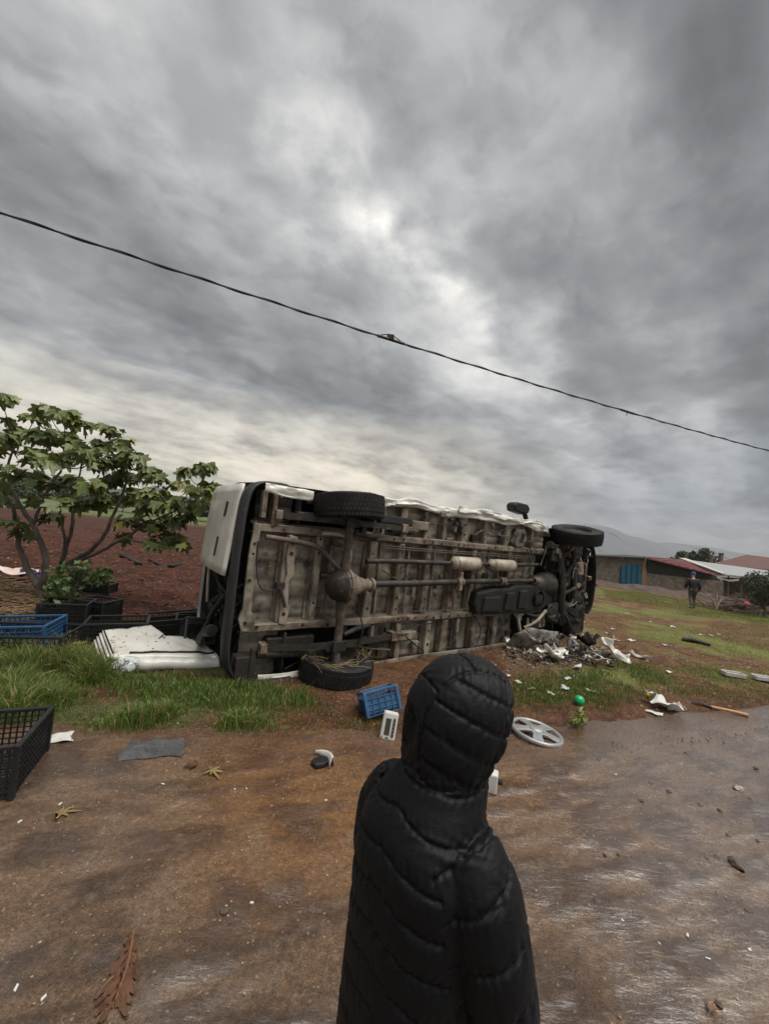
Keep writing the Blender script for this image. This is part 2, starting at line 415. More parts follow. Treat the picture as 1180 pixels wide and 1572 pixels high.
def groundmat(name, bump, sc, rough, wet=False):
    Mt = bpy.data.materials.new(name); Mt.use_nodes = True; T = Mt.node_tree; B = T.nodes['Principled BSDF']
    at_ = nd(T, 'ShaderNodeAttribute', attribute_name='Col'); tcn = nd(T, 'ShaderNodeTexCoord'); vec = tcn.outputs['Object']
    n = nd(T, 'ShaderNodeTexNoise', {'Vector': vec, 'Scale': sc, 'Detail': 9.0, 'Roughness': .7})
    fine = ramp(T, n.outputs[0], [(.30, .55), (.5, .95), (.68, 1.5)])
    cc = mixc(T, 1.0, at_.outputs['Color'], fine, 'MULTIPLY')
    vo = nd(T, 'ShaderNodeTexVoronoi', {'Vector': vec, 'Scale': 38.0, 'Randomness': 1.0})
    vs_ = nd(T, 'ShaderNodeSeparateColor', {0: vo.outputs['Color']})
    grit = mth(T, 'MULTIPLY', mth(T, 'LESS_THAN', vo.outputs['Distance'], .24), mth(T, 'GREATER_THAN', vs_.outputs[0], .90 if not wet else .86))
    cc = mixc(T, mth(T, 'MULTIPLY', grit, .55 if not wet else .38), cc, (.42, .36, .27) if not wet else (.30, .24, .17))
    T.links.new(cc, B.inputs['Base Color'])
    nfine = nd(T, 'ShaderNodeTexNoise', {'Vector': vec, 'Scale': 150.0 if wet else 90.0, 'Detail': 4.0, 'Roughness': .75})
    cc = mixc(T, 1.0, cc, ramp(T, nfine.outputs[0], [(.36, .50), (.5, .98), (.64, 1.65)]), 'MULTIPLY')
    T.links.new(cc, B.inputs['Base Color'])
    h = mth(T, 'ADD', mth(T, 'ADD', n.outputs[0], mth(T, 'MULTIPLY', grit, .12)), mth(T, 'MULTIPLY', nfine.outputs[0], .35 if wet else .15))
    B.inputs['Specular IOR Level'].default_value = .5 if wet else .18
    b = nd(T, 'ShaderNodeBump', {'Strength': 1.0, 'Distance': bump, 'Height': h})
    T.links.new(b.outputs[0], B.inputs['Normal'])
    if wet:
        wa = nd(T, 'ShaderNodeAttribute', attribute_name='wet')
        n2 = nd(T, 'ShaderNodeTexNoise', {'Vector': vec, 'Scale': 2.6, 'Detail': 7.0, 'Roughness': .62})
        wv = mth(T, 'ADD', wa.outputs['Fac'], mth(T, 'MULTIPLY', mth(T, 'SUBTRACT', n2.outputs[0], .5), 1.5))
        T.links.new(ramp(T, wv, [(.20, .60), (.48, .32), (.75, .14)]), B.inputs['Roughness'])
        T.links.new(ramp(T, wv, [(.3, bump), (.8, bump*.55)]), b.inputs['Distance'])
        # film of water: its own smoother relief
        mpn = nd(T, 'ShaderNodeMapping', {'Vector': vec, 'Rotation': (0, 0, rad(-20)), 'Scale': (1, 3.2, 1)})
        n3 = nd(T, 'ShaderNodeTexNoise', {'Vector': mpn.outputs[0], 'Scale': 11.0, 'Detail': 5.0, 'Roughness': .58})
        b2 = nd(T, 'ShaderNodeBump', {'Strength': 1.0, 'Distance': .008, 'Height': n3.outputs[0]})
        T.links.new(b2.outputs[0], B.inputs['Coat Normal'])
        T.links.new(ramp(T, wv, [(.32, 0.05), (.52, .65), (.74, 1.0)]), B.inputs['Coat Weight'])
        B.inputs['Coat Roughness'].default_value = .27; B.inputs['Coat IOR'].default_value = 1.75
    else: B.inputs['Roughness'].default_value = rough
    return Mt
gm = groundmat('soil_and_turf', .035, 22, .8)
ground = link('ground', npmesh('ground', np.stack([XX, YY, ZZ], -1).reshape(-1, 3), FF, gm, True, base.reshape(-1, 3)))
tag(ground, kind='structure')

# ------------------------------------------------------------------ road: rough wet mud-covered paving
rx = axis(-300, -3.2, 5.6, 300, .022, 1.06); ry = axis(-60, .45, 5.2, 110, .022, 1.08)
RX, RY = np.meshgrid(rx, ry, indexing='ij')
RY = np.minimum(RY, edge(RX)+.5)
rd = RY - edge(RX)
w1 = fbm(RX*1.1, RY*1.1, 61); w2 = fbm(RX*4, RY*4, 62); w3 = fbm(RX*14, RY*14, 63, 3)
puddle = sst(.42, .62, w1*.6 + w2*.4)
# rippled, dragged mud: ridges run along the road
al = RX*.94 + RY*.34; ac = -RX*.34 + RY*.94
rip = fbm(al*3, ac*13, 64, 4); rip2 = fbm(al*9, ac*26, 65, 3)
RZ = .014*(w2-.5) + .020*(rip-.5) + .008*(w3-.5) + .009*(rip2-.5)
RZ = (RZ - .006*puddle)*(1 - .85*sst(-.55, -.05, rd)) + .004
# orange mud fan washed over the road below the van, greyer silt elsewhere
mud = np.exp(-(((RX+.25)/.85)**2 + ((RY-2.5)/.85)**2)*1.1) + .55*np.exp(-(((RX-1.0)/.9)**2 + ((RY-2.9)/.6)**2))
mud = np.clip(mud*1.25 + .7*(w2-.5) + .5*(w1-.5), 0, 1)*sst(1.2, 2.0, RY)
grey = lerp(c(.122, .072, .039) + 0*RX[..., None], c(.050, .026, .013), sst(.38, .62, w2*.5+rip*.5))
orange = lerp(c(.140, .066, .020) + 0*RX[..., None], c(.070, .030, .010), sst(.38, .62, rip*.5+w2*.5))
rc = lerp(grey, orange, mud)
rc = lerp(rc, c(.085, .040, .020) + 0*rc, sst(-.45, .15, rd + .5*(w1-.5))*.75)
rc = lerp(rc, c(.18, .13, .085)+0*rc, sst(.60, .72, w3*.6+rip*.4)*.35)
wet = np.clip(.30 + .16*sst(1.0, 2.6, RY) + .38*sst(.0, 2.2, RX)*sst(.8, 2.6, RY) + .25*np.exp(-(((RX+1.0)/.5)**2+((RY-2.2)/.7)**2)) + .35*(puddle-.4) - .12*mud, 0, 1)
RN = np.arange(RX.size).reshape(RX.shape)
RF = np.stack([RN[:-1, :-1], RN[1:, :-1], RN[1:, 1:], RN[:-1, 1:]], -1).reshape(-1, 4)
rp = np.stack([RX, RY, RZ], -1).reshape(-1, 3)
ok = (np.linalg.norm(rp[RF[:, 0]]-rp[RF[:, 2]], axis=1) > 1e-4) & (np.abs(RY.reshape(-1)[RF[:, 0]]-RY.reshape(-1)[RF[:, 1]]) >= 0)
# drop collapsed faces
aa = rp[RF]; area = np.linalg.norm(np.cross(aa[:, 2]-aa[:, 0], aa[:, 3]-aa[:, 1]), axis=1)
RF = RF[area > 1e-7]
rm_ = groundmat('wet_muddy_paving', .012, 34, .5, wet=True)
road = link('road', npmesh('road', rp, RF, rm_, True, rc.reshape(-1, 3), {'wet': wet.reshape(-1)}))
tag(road, kind='structure')

# ------------------------------------------------------------------ distant relief
def ridge(name, x0, x1, y0, prof, depth, mt, n=160, rough=1.0, seed=0):
    V = []; F = []
    for i in range(n+1):
        f = i/n; x = x0+(x1-x0)*f; h = np.interp(x, [p[0] for p in prof], [p[1] for p in prof])
        h = h*(1+.25*rough*(fbm(x*8/(abs(x1-x0)/20), 3.3, seed, 5)-.5))
        for j, (k, hh) in enumerate(((0, 0), (.35, .62), (.7, .93), (1, 1), (1.6, .55))):
            V.append((x + depth*.3*(fbm(x*.01, j*3.1, seed+3)-.5), y0+depth*k + depth*.2*(fbm(x*.012, j*1.7, seed+5)-.5), -6 + (6+h)*hh*(1+.10*(vnoise(x*.03, j*2.7, seed+9)-.5)) if j else -8))
    for i in range(n):
        for j in range(4): F.append((i*5+j, (i+1)*5+j, (i+1)*5+j+1, i*5+j+1))
    o = link(name, npmesh(name, V, F, mt, True)); tag(o, kind='structure'); return o
hillmat = mat('hill_scrub', (.055, .070, .045), (.095, .095, .06), .05, .9, c3=(.03, .04, .025), s3=.12, f3=(.5, .6))
ridge('hills', -900, 260, 330, [(-900, 20), (-480, 22), (-300, 16), (-160, 13), (-60, 10), (40, 6), (160, 3), (260, -2)], 90, hillmat, seed=2)
mountmat = mat('mountain_haze_blue', (.034, .042, .054), (.042, .050, .062), .002, .95)  # blue-grey of distant haze put into the rock colour
ridge('mountains', 400, 5200, 3000, [(400, 40), (1300, 90), (1850, 235), (2150, 250), (2600, 150), (3100, 175), (3500, 120), (5200, 60)], 900, mountmat, seed=4)
# ================================================================== OVERTURNED VAN
# local axes: x rear -> front, y underside -> roof, z up (the van lies on its side)
TH = rad(54.8)
van = thing('overturned_van', (-1.35, 3.85, 0.0), 'wrecked white van lying on its side with its muddy underbody facing the road', 'van', rz=PI/2-TH)
R_ = random.Random(5)
ZR = (.56, 1.59); RAILW = .085
# ---- floor panels between the members
def floor_panel(x0, x1, z0, z1, ribs, seed, vertical=False):
    b = MB(); L = x1-x0; Hh = z1-z0
    nx = max(4, int(L/.06)); nzv = max(8, int(Hh/.022))
    if vertical: nx, nzv = max(8, int(L/.022)), max(4, int(Hh/.07))
    def fn(a, e):
        x = x0+a*L; z = z0+e*Hh
        s = (x if vertical else z)
        w = (s/ribs) % 1.0
        ridge_ = .013*(sst(.10, .22, w)-sst(.78, .90, w))
        dent = .06*(fbm(x*2.1+seed, z*2.1, seed)-.5) + .020*(fbm(x*7, z*7, seed+2)-.5)
        return (x, .15 - float(ridge_) + float(dent)*.7, z)
    b.grid(nx, nzv, fn)
    return b.build('floor_panel', M['under'], van, smooth=True)
CX = [.10, .45, .82, 1.55, 1.99, 2.47, 2.97, 3.40, 4.25, 5.15]
sd_ = 0
for i in range(len(CX)-1):
    floor_panel(CX[i], CX[i+1], ZR[0]+.0, ZR[1]-.0, .205 if i % 2 else .172, sd_); sd_ += 1
OXL = [1.66, 2.10, 2.62, 2.92, 3.18, 3.55, 4.05, 4.62]
OXU = [1.66, 2.02, 2.40, 2.75, 3.15, 3.62, 4.15, 4.85, 5.35]
for A, zz in ((OXL, (.03, ZR[0])), (OXU, (ZR[1], 2.03))):
    for i in range(len(A)-1):
        floor_panel(A[i], A[i+1], zz[0], zz[1], .11 if i % 3 else .16, sd_, vertical=(i % 2 == 0)); sd_ += 1
for zz in ((.03, ZR[0]), (ZR[1], 2.03)):
    fp_ = floor_panel(.10, .50, zz[0], zz[1], .13, sd_); sd_ += 1
    if zz[0] > 1: fp_.data.materials[0] = M['greasy']
# ---- chassis rails and cross members (folded steel channels with dark discs for the hole shade)
def channel(name, p0, p1, w, d, mt, lip=.022, y=0.0, seed=0, parent=van):
    """box channel from p0 to p1 (x,z), face at y, depth d, slightly dented, with a lip on each side"""
    b = MB(); p0 = Vector((p0[0], 0, p0[1])); p1 = Vector((p1[0], 0, p1[1])); T_ = (p1-p0); Ln = T_.length; T_ = T_.normalized()
    S = Vector((T_.z, 0, -T_.x)); n = max(3, int(Ln/.09))
    prof = [(-w/2-lip, d*.93), (-w/2, d*.93), (-w/2, .012), (-w/2+.012, 0), (w/2-.012, 0), (w/2, .012), (w/2, d*.93), (w/2+lip, d*.93)]
    def fn(a, e):
        i = int(round(e*7)); s, yy = prof[i]; P = p0 + T_*(a*Ln)
        k = .012*(vnoise(a*Ln*6+seed, i*.7, seed)-.5); k2 = .016*(vnoise(a*Ln*4, i*.4+seed, seed+3)-.5)
        P = P + S*(s+float(k)); return (P.x, y+yy+float(k2), P.z)
    b.grid(n+1, 8, fn); o = b.build(name, mt, parent, smooth=True); return o
def hole_discs(parent, pts, r=.016, y=-.004):  # nothing is cut: each dark disc stands for the shade in a hole
    for (x, z) in pts:
        b = MB(); rr = r*R_.uniform(.7, 1.35)
        b.lathe([(0.0005, y+.002), (rr*.8, y+.002), (rr, y-.001), (rr*1.12, y+.004)], 10, 'Y', (x, 0, z))
        b.build('hole_shade_disc', M['inner'], parent, smooth=True)
for z in ZR:
    r = channel('chassis_rail', (.06, z), (5.35, z+.01), RAILW, .115, M['rail'], seed=int(z*10))
    hole_discs(r, [(x+R_.uniform(-.03, .03), z+R_.uniform(-.012, .012)) for x in np.arange(.2, 5.2, .165) if R_.random() < .8])
for i, x in enumerate(CX[1:-1]):
    if abs(x-1.55) < .1: w = .11
    else: w = .085
    k = channel('cross_member', (x, ZR[0]+.05), (x+.015, ZR[1]-.05), w, .10, M['rail'] if i not in (0, 1) else M['under'], y=.012, seed=i*3)
    hole_discs(k, [(x+.005, ZR[0]+.05+q+R_.uniform(-.03, .03)) for q in (.08, .2, .78, .9)], .014, y=.008)
for A, z0, z1 in ((OXL, .05, ZR[0]-.05), (OXU, ZR[1]+.05, 2.0)):
    for i, x in enumerate(A[:-1]):
        k = channel('outrigger', (x, z0), (x+R_.uniform(-.02, .02), z1), R_.choice([.05, .075, .10]), .085, M['rail'] if i % 2 else M['under'], y=.02, seed=i*5+int(z0*20))
        if i % 2 == 0: hole_discs(k, [(x, z0+(z1-z0)*q) for q in (.3, .7)], .014, y=.016)
# rear end frame: pale plate with wide foot and the bent flange
b = MB(); b.prism([(.06, .55), (.17, .52), (.19, .66), (.14, .74), (.12, 1.3), (.14, 1.62), (.07, 1.64), (.045, 1.3), (.05, .76), (.02, .66)], -.015, .03, 'Y')
k = b.build('rear_frame_plate', M['under'], van, bevel=.006); hole_discs(k, [(.09, 1.42), (.09, 1.32), (.09, .62), (.085, 1.05)], .016, -.019)
b = MB(); b.prism([(.44, .60), (.52, .58), (.54, .78), (.515, .80), (.50, 1.05), (.55, 1.12), (.53, 1.30), (.55, 1.52), (.45, 1.54), (.44, 1.3), (.47, 1.12), (.43, .95)], -.02, .012, 'Y')
k = b.build('spare_wheel_carrier', M['exhaust'], van, bevel=.006); hole_discs(k, [(.49, 1.46), (.49, 1.34), (.48, .70)], .02, -.024)
b = MB(); b.bar((.40, -.05, .98), (.47, -.06, .78), .035, .03); b.box((.40, -.03, 1.0), (.09, .06, .07)); b.build('winch_handle', M['greasy'], van, bevel=.005)
# sill flange along the lower and the upper edges
def strip(name, path, w, mt, parent=van, amp=.02, seed=0, thick=.006, dirv=(0, 0, 1)):
    P = catmull(path, 14); b = MB(); n = len(P); dv = np.array(dirv, float)
    def fn(a, e):
        p = P[int(round(a*(n-1)))]; q = abs(fbm(p[0]*2.6+seed, e*1.2, seed, 3)-.5)*1.6-.2; q2 = fbm(p[0]*2.8, e*.9+seed, seed+7, 3)-.5
        p = p + dv*(e-.5)*w + np.array([0, amp*2*q, amp*1.6*q2]); return tuple(p)
    b.grid(n, 6, fn); return b.build(name, mt, parent, smooth=True, solid=thick)
strip('sill_flange', [(1.62, -.015, .02), (2.6, -.01, .035), (3.6, -.01, .03), (4.75, .0, .05)], .075, M['rail'], amp=.008)
strip('sill_flange', [(.28, -.02, .05), (.50, -.04, .04), (.80, -.03, .045)], .07, M['white'], amp=.02, seed=3)
# crumpled white sill along the upper edge
strip('bent_sill', [(1.55, -.02, 2.05), (2.1, -.03, 2.07), (2.7, -.02, 2.04), (3.3, -.05, 2.06), (3.9, -.10, 2.03), (4.3, -.13, 2.05), (4.8, -.11, 1.99), (5.25, -.03, 1.98)], .11, M['white'], amp=.05, seed=11)
strip('bent_sill', [(2.9, -.06, 2.10), (3.5, -.08, 2.11), (4.1, -.16, 2.06), (4.6, -.18, 2.08), (5.0, -.14, 2.02)], .07, M['white'], amp=.05, seed=17)
strip('torn_sill', [(.12, -.05, 1.99), (.30, -.07, 1.975), (.48, -.07, 1.97), (.66, -.03, 1.975)], .10, M['white'], amp=.035, seed=23)
# ---- body shell (side, roof, side) lofted, with a sloping nose
SEC = [(.02, 1.98, .02, 2.04), (.30, 2.04, .0, 2.06), (1.2, 2.06, -.005, 2.075), (3.0, 2.06, -.005, 2.08), (4.7, 2.04, .0, 2.075), (5.1, 1.95, .01, 2.06), (5.5, 1.6, .03, 2.04), (5.95, 1.16, .06, 2.01), (6.4, 1.0, .10, 1.96), (6.75, .90, .16, 1.90), (6.95, .70, .26, 1.80)]
def section(yt, z0, z1, ins=0.0):
    pts = []; rr = min(.30, yt*.22); y0 = .06
    pts += [(y0, z0+ins), (.3*yt, z0-.02+ins), (.65*yt, z0+.005+ins)]
    for a in np.linspace(0, PI/2, 6): pts.append((yt-rr-ins+rr*math.sin(a), z0+.03+rr+ins-rr*math.cos(a)))
    for a in np.linspace(PI/2, 0, 6): pts.append((yt-rr-ins+rr*math.sin(a), z1-.03-rr-ins+rr*math.cos(a)))
    pts += [(.65*yt, z1-.005-ins), (.3*yt, z1+.02-ins), (y0, z1-ins)]
    return pts
def shell(name, ins, mt, secs):
    b = MB(); S = [[(x, *p) for p in section(yt, z0, z1, ins)] for (x, yt, z0, z1) in secs]; n = len(S[0])
    for s in S: b.v += s
    for i in range(len(S)-1):
        for j in range(n-1): b.f.append((i*n+j, (i+1)*n+j, (i+1)*n+j+1, i*n+j+1))
    return b.build(name, mt, van, smooth='all' if ins == 0 else True)
shell('body_shell', 0, M['white'], SEC)
shell('interior_lining', .035, M['inner'], [(x+.03, a, q, e) for (x, a, q, e) in SEC[:-3]])
for x0, x1 in ((.35, 1.15), (1.35, 2.3), (2.45, 3.4), (3.55, 4.2)):
    b = MB(); b.prism([(x0+.06, 1.15), (x1-.06, 1.15), (x1, 1.25), (x1, 1.64), (x1-.06, 1.72), (x0+.06, 1.72), (x0, 1.64), (x0, 1.25)], 2.055, 2.082, 'Z')
    b.build('side_window', M['glass'], van, bevel=.004)
b = MB(); b.prism([(4.4, 1.1), (5.75, 1.05), (5.25, 1.62), (4.4, 1.68)], 2.035, 2.082, 'Z'); b.build('cab_window', M['glass'], van, bevel=.004)
# ---- rear: bumper strip, closed upper door, open lower half with its frame
b = MB(); P = catmull([(-.02, -.02, .10), (-.10, -.05, .30), (-.12, -.07, .8), (-.12, -.07, 1.3), (-.10, -.05, 1.78), (-.04, -.02, 1.98), (.10, .0, 2.06), (.32, .01, 2.075)], 5)
n = len(P)
def fn(a, e):
    p = P[int(round(a*(n-1)))]; an = e*PI*1.15 - .25
    wob = .012*(fbm(p[2]*6, e*3, 71)-.5)
    k = sst(0, .12, a)*.4+.6
    return (p[0]+.085*k*math.sin(an)*-.55+wob+.06, p[1]+.095*k*(1-math.cos(an))*1.05+wob-.01, p[2]+.03*(e-.5)*(1 if a > .85 else 0))
b.grid(n, 9, fn); b.build('rear_bumper', M['bumper'], van, smooth='all', solid=.012)
b = MB(); P = catmull([(-.02, -.04, .02), (.12, -.06, .01), (.30, -.05, .012), (.62, -.02, .02)], 4); b.tube(P, [.055]*len(P), 8, squash=.6); b.build('bumper_corner', M['blackplastic'], van, smooth=True)
b = MB(); b.box((.14, .05, .16), (.20, .16, .26)); b.box((.20, -.02, .20), (.05, .05, .34)); b.build('bumper_bracket', M['greasy'], van, bevel=.01)
b = MB(); b.box((.145, .02, 1.83), (.05, .09, .28)); b.box((.26, .05, 1.78), (.05, .12, .34)); b.build('bumper_bracket', M['rail'], van, bevel=.008)
def rear_door():
    b = MB()
    def fn(a, e):   # a across depth (0 near underside), e up
        y = .12 + a*1.52; z = 1.09 + e*.93
        z = min(z, 2.03-.35*max(0, a-.72)**1.5*2.2)
        bow = -.035*math.sin(PI*min(1, a*.95+.05))**.8 - .05*(1-e)*(1-a)
        return (-.04+bow+.02*a - .06*(1-e), y-.10*(1-e)*(1-a), z - .05*a*(1-e))
    b.grid(18, 12, fn); d = b.build('rear_door', M['white'], van, smooth='all', solid=.03)
    def slot_shade(a, e, ln, wd):  # raised dark plate painting the shade of an open recess
        q = MB(); p = Vector(fn(a, e)); p2 = Vector(fn(a, e+ln)); dy = (Vector(fn(a+wd, e))-p)
        nrm = (p2-p).cross(dy).normalized(); nrm = nrm if nrm.x < 0 else -nrm
        pts = [p+nrm*.017, p+dy+nrm*.017, p2+dy+nrm*.017, p2+nrm*.017]
        q.add(pts + [s+nrm*.006 for s in pts], [(0, 1, 2, 3), (7, 6, 5, 4), (0, 4, 5, 1), (1, 5, 6, 2), (2, 6, 7, 3), (3, 7, 4, 0)])
        q.build('slot_shade_plate', M['inner'], d)
    slot_shade(.28, .16, .22, .045); slot_shade(.22, .62, .17, .05)
    q = MB(); p = [Vector(fn(a_, .5)) + Vector((-.03, 0, .45)) for a_ in (.45, .8)]
    q.build('seam', M['inner'], d) if False else None
    return d
rear_door()
b = MB(); b.tube(catmull([(0.0, 1.35, .55), (-.01, 1.42, .9), (-.01, 1.46, 1.12)], 4), .018, 8); b.build('door_frame', M['exhaust'], van, smooth=True)
b = MB()
for i in range(12):
    p = [(R_.uniform(.05, .5), R_.uniform(.4, 1.7), R_.uniform(.05, .9)) for _ in range(4)]
    b.tube(catmull(p, 5), R_.uniform(.012, .03), 6)
b.build('loose_seat_frame', M['blackplastic'], van, smooth=True)
for (y0, z0, sy, sz) in ((.5, .12, .5, .4), (1.25, .12, .55, .45), (.55, .62, .45, .35)):
    b = MB(); b.box((.75, y0, z0+sz/2), (.16, sy, sz)); b.box((.95, y0+.3*sy, z0+sz/2), (.5, .14, sz)); b.build('seat', M['inner'], van, bevel=.05)
b = MB(); P = catmull([(-.14, .25, .50), (-.17, .5, .40), (-.12, .8, .22), (-.16, 1.0, .10)], 5); b.tube(P, [.05+.015*math.sin(i) for i in range(len(P))], 7)
P = catmull([(-.05, .3, .85), (-.13, .45, .62), (-.10, .7, .45), (-.14, .95, .2)], 5); b.tube(P, .03, 7); b.build('torn_trim', M['blackplastic'], van, smooth=True)
# ---- wheel arches
for (z0, z1, zc) in ((.04, ZR[0]-.06, 0), (ZR[1]+.06, 2.04, 1)):
    b = MB()
    def fn(a, e):
        an = PI*(1.04-a*1.08); return (1.08+.55*math.cos(an), .04+.46*math.sin(an), z0+(z1-z0)*e)
    b.grid(16, 4, fn); o = b.build('wheel_arch', M['inner'], van, smooth='all', solid=.01)
    b = MB()
    zz = z0 if zc == 0 else z1
    b.prism([(.52, .10), (.58, .34), (.75, .48), (1.08, .54), (1.42, .48), (1.58, .34), (1.64, .10)], zz-.01, zz+.01, 'Z'); b.build('arch_liner', M['inner'], van)
# ---- wheels
def wheel(parent, loc, R=.385, wd=.25, rot=(0, 0, 0), steel=True):
    w = bpy.data.objects.new('wheel', None); col.objects.link(w); w.parent = parent; w.location = loc; w.rotation_euler = rot
    h = wd/2; r0 = R*.60
    b = MB(); b.lathe([(r0, -h*.78), (r0+.02, -h*.95), (R*.82, -h*1.03), (R*.93, -h*.9), (R*.985, -h*.66), (R, -h*.35), (R, h*.35), (R*.985, h*.66), (R*.93, h*.9), (R*.82, h*1.03), (r0+.02, h*.95), (r0, h*.78)], 40)
    b.build('tyre', M['rubber'], w, smooth='all')
    b = MB()
    for row in range(5):
        z = -h*.72 + row*h*.36
        for k in range(60):
            a = 2*PI*(k+.5*(row % 2))/60; rr = R*(1.0 if abs(row-2) < 2 else .982)
            b.box((rr*math.cos(a), rr*math.sin(a), z), (.009, .034, h*.31), (0, 0, a))
    b.build('tread', M['rubber'], w)
    b = MB(); b.lathe([(r0*1.03, -h*.80), (r0*.95, -h*.55), (r0*.92, 0), (r0*.95, h*.55), (r0*1.04, h*.84), (r0*.97, h*.86), (r0*.88, h*.45), (r0*.6, h*.30), (r0*.42, h*.42), (r0*.36, h*.40), (r0*.3, h*.62), (.02, h*.64)], 32)
    rim = b.build('rim', M['greasy'] if not steel else M['alu'], w, smooth=True)
    b = MB()
    for k in range(5):
        a = 2*PI*k/5; b.lathe([(.014, h*.28), (.014, h*.50), (.002, h*.51)], 6, 'Z', (r0*.5*math.cos(a), r0*.5*math.sin(a), 0))
    b.build('wheel_nut', M['greasy'], rim)
    return w
AX = 1.10
wheel(van, (AX-.03, -.13, 1.915), .40, .27, (rad(-5), rad(-1.5), .3))
wl = wheel(van, (AX+.02, -.14, .115), .41, .25, (rad(4), rad(3), 0), steel=False)
wheel(van, (5.82, -.22, 1.965), .435, .25, (rad(2.5), rad(-13), .5), steel=False)
# straw caught on the lower tyre
b = MB()
for i in range(70):
    a = R_.uniform(0, 2*PI); rr = R_.uniform(.28, .41); p = Vector((AX+.02+rr*math.cos(a), -.14+rr*math.sin(a), .245+R_.uniform(-.01, .02)))
    a2 = a+R_.uniform(1.0, 2.2); ln = R_.uniform(.08, .26); q = p+Vector((math.cos(a2)*ln, math.sin(a2)*ln, R_.uniform(-.03, .05)))
    b.tube([p, (p+q)/2+Vector((0, 0, .012)), q], .0022, 4)
tag(b.build('caught_straw', M['strawleaf'], van), kind='stuff')
# ---- rear axle, differential, springs, shafts
b = MB(); b.tube([(AX, -.14, .16), (AX, -.14, .30), (AX, -.14, .62), (AX, -.14, .86)], [.052, .047, .047, .070], 14); b.tube([(AX, -.14, 1.20), (AX, -.14, 1.42), (AX, -.14, 1.75), (AX, -.14, 1.88)], [.070, .047, .047, .052], 14)
b.build('rear_axle', M['rusty'], van, smooth=True)
b = MB(); b.lathe([(.02, -.16), (.10, -.15), (.155, -.10), (.175, -.03), (.18, 0), (.195, .0), (.195, .03), (.17, .035), (.15, .09), (.10, .18), (.07, .27), (.062, .34), (.085, .35), (.085, .38), (.04, .39)], 22, 'X', (AX+.0, -.15, 1.03))
df = b.build('differential', M['castiron'], van, smooth=True)
b = MB(); b.lathe([(.01, -.20), (.09, -.19), (.15, -.14), (.185, -.06), (.19, -.02)], 22, 'X', (AX-.012, -.152, 1.03)); b.build('differential_cover', M['greasy'], df, smooth=True)
b = MB()
for k in range(10):
    a = 2*PI*k/10; b.lathe([(.011, -.012), (.011, .045), (.002, .046)], 6, 'X', (AX+.0, -.15+.186*math.cos(a), 1.03+.186*math.sin(a)))
b.build('bolt', M['rusty'], df)
for z in (.36, 1.74):
    b = MB()
    for j, (a, e, o) in enumerate(((.30, 1.95, 0), (.45, 1.78, .014), (.62, 1.60, .028))):
        P = [(a+(e-a)*q, -.03-.09*math.sin(PI*q)*(1 if j == 0 else .95)-o, z) for q in np.linspace(0, 1, 14)]
        for i in range(13): b.bar(P[i], P[i+1], .012, .07)
    s = b.build('leaf_spring', M['greasy'], van)
    b = MB(); b.box((AX, -.19, z), (.16, .03, .11)); b.tube([(AX-.06, -.24, z-.05), (AX-.06, -.06, z-.05)], .009, 6); b.tube([(AX+.06, -.24, z+.05), (AX+.06, -.06, z+.05)], .009, 6)
    b.build('spring_clamp', M['greasy'], s, bevel=.004)
    b = MB(); b.box((.30, 0, z), (.07, .12, .10)); b.box((1.97, .0, z), (.09, .13, .11)); b.box((2.12, .02, z), (.22, .08, .06)); b.build('spring_hanger', M['rail'], s, bevel=.008)
    b = MB(); b.tube([(AX+.05, -.17, z+.12*(1 if z < 1 else -1)), (AX+.30, -.05, z+.14*(1 if z < 1 else -1)), (AX+.55, .05, z+.15*(1 if z < 1 else -1))], [.022, .032, .034], 10); b.build('shock_absorber', M['greasy'], van, smooth=True)
b = MB(); b.tube(catmull([(.18, -.05, 1.50), (.55, -.06, 1.47), (.78, -.07, 1.42), (.95, -.10, 1.28), (1.05, -.13, 1.20)], 6), .028, 10); b.build('tail_pipe', M['rusty'], van, smooth=True)
b = MB(); b.tube(catmull([(.80, -.06, 1.585), (.95, -.07, 1.59), (1.07, -.10, 1.57), (AX+.02, -.15, 1.47), (AX+.02, -.17, 1.30)], 6), .024, 10); b.build('anti_roll_bar', M['exhaust'], van, smooth=True)
b = MB(); b.tube(catmull([(.12, -.02, 1.45), (.14, -.03, 1.15), (.20, -.03, .98), (.30, -.04, .95), (.40, -.05, .96)], 6), .007, 6); b.build('brake_cable', M['cable'], van, smooth=True)
b = MB(); b.box((.62, .10, .34), (.55, .14, .20)); b.tube([(.25, -.0, .30), (.95, -.02, .26)], .05, 10); b.build('silencer_box', M['greasy'], van, bevel=.02)
# drive shaft with carrier bearing
b = MB(); b.tube([(1.44, -.14, 1.04), (2.2, -.12, 1.05), (2.95, -.10, 1.07)], .040, 14); b.tube([(3.05, -.10, 1.075), (3.9, -.09, 1.09)], .038, 14); b.tube([(4.0, -.09, 1.09), (4.85, -.08, 1.10)], .034, 14)
ds = b.build('drive_shaft', M['greasy'], van, smooth=True)
b = MB()
for x, z in ((1.46, 1.04), (3.0, 1.072), (3.95, 1.09), (4.85, 1.10)):
    b.lathe([(.04, -.055), (.062, -.05), (.062, -.02), (.045, -.015), (.045, .015), (.062, .02), (.062, .05), (.04, .055)], 14, 'X', (x, -.105, z))
b.build('joint', M['castiron'], ds, smooth=True)
b = MB(); b.box((3.0, -.08, 1.08), (.06, .14, .26)); b.box((3.0, -.02, 1.08), (.08, .05, .5)); b.build('carrier_bearing', M['rail'], van, bevel=.012)
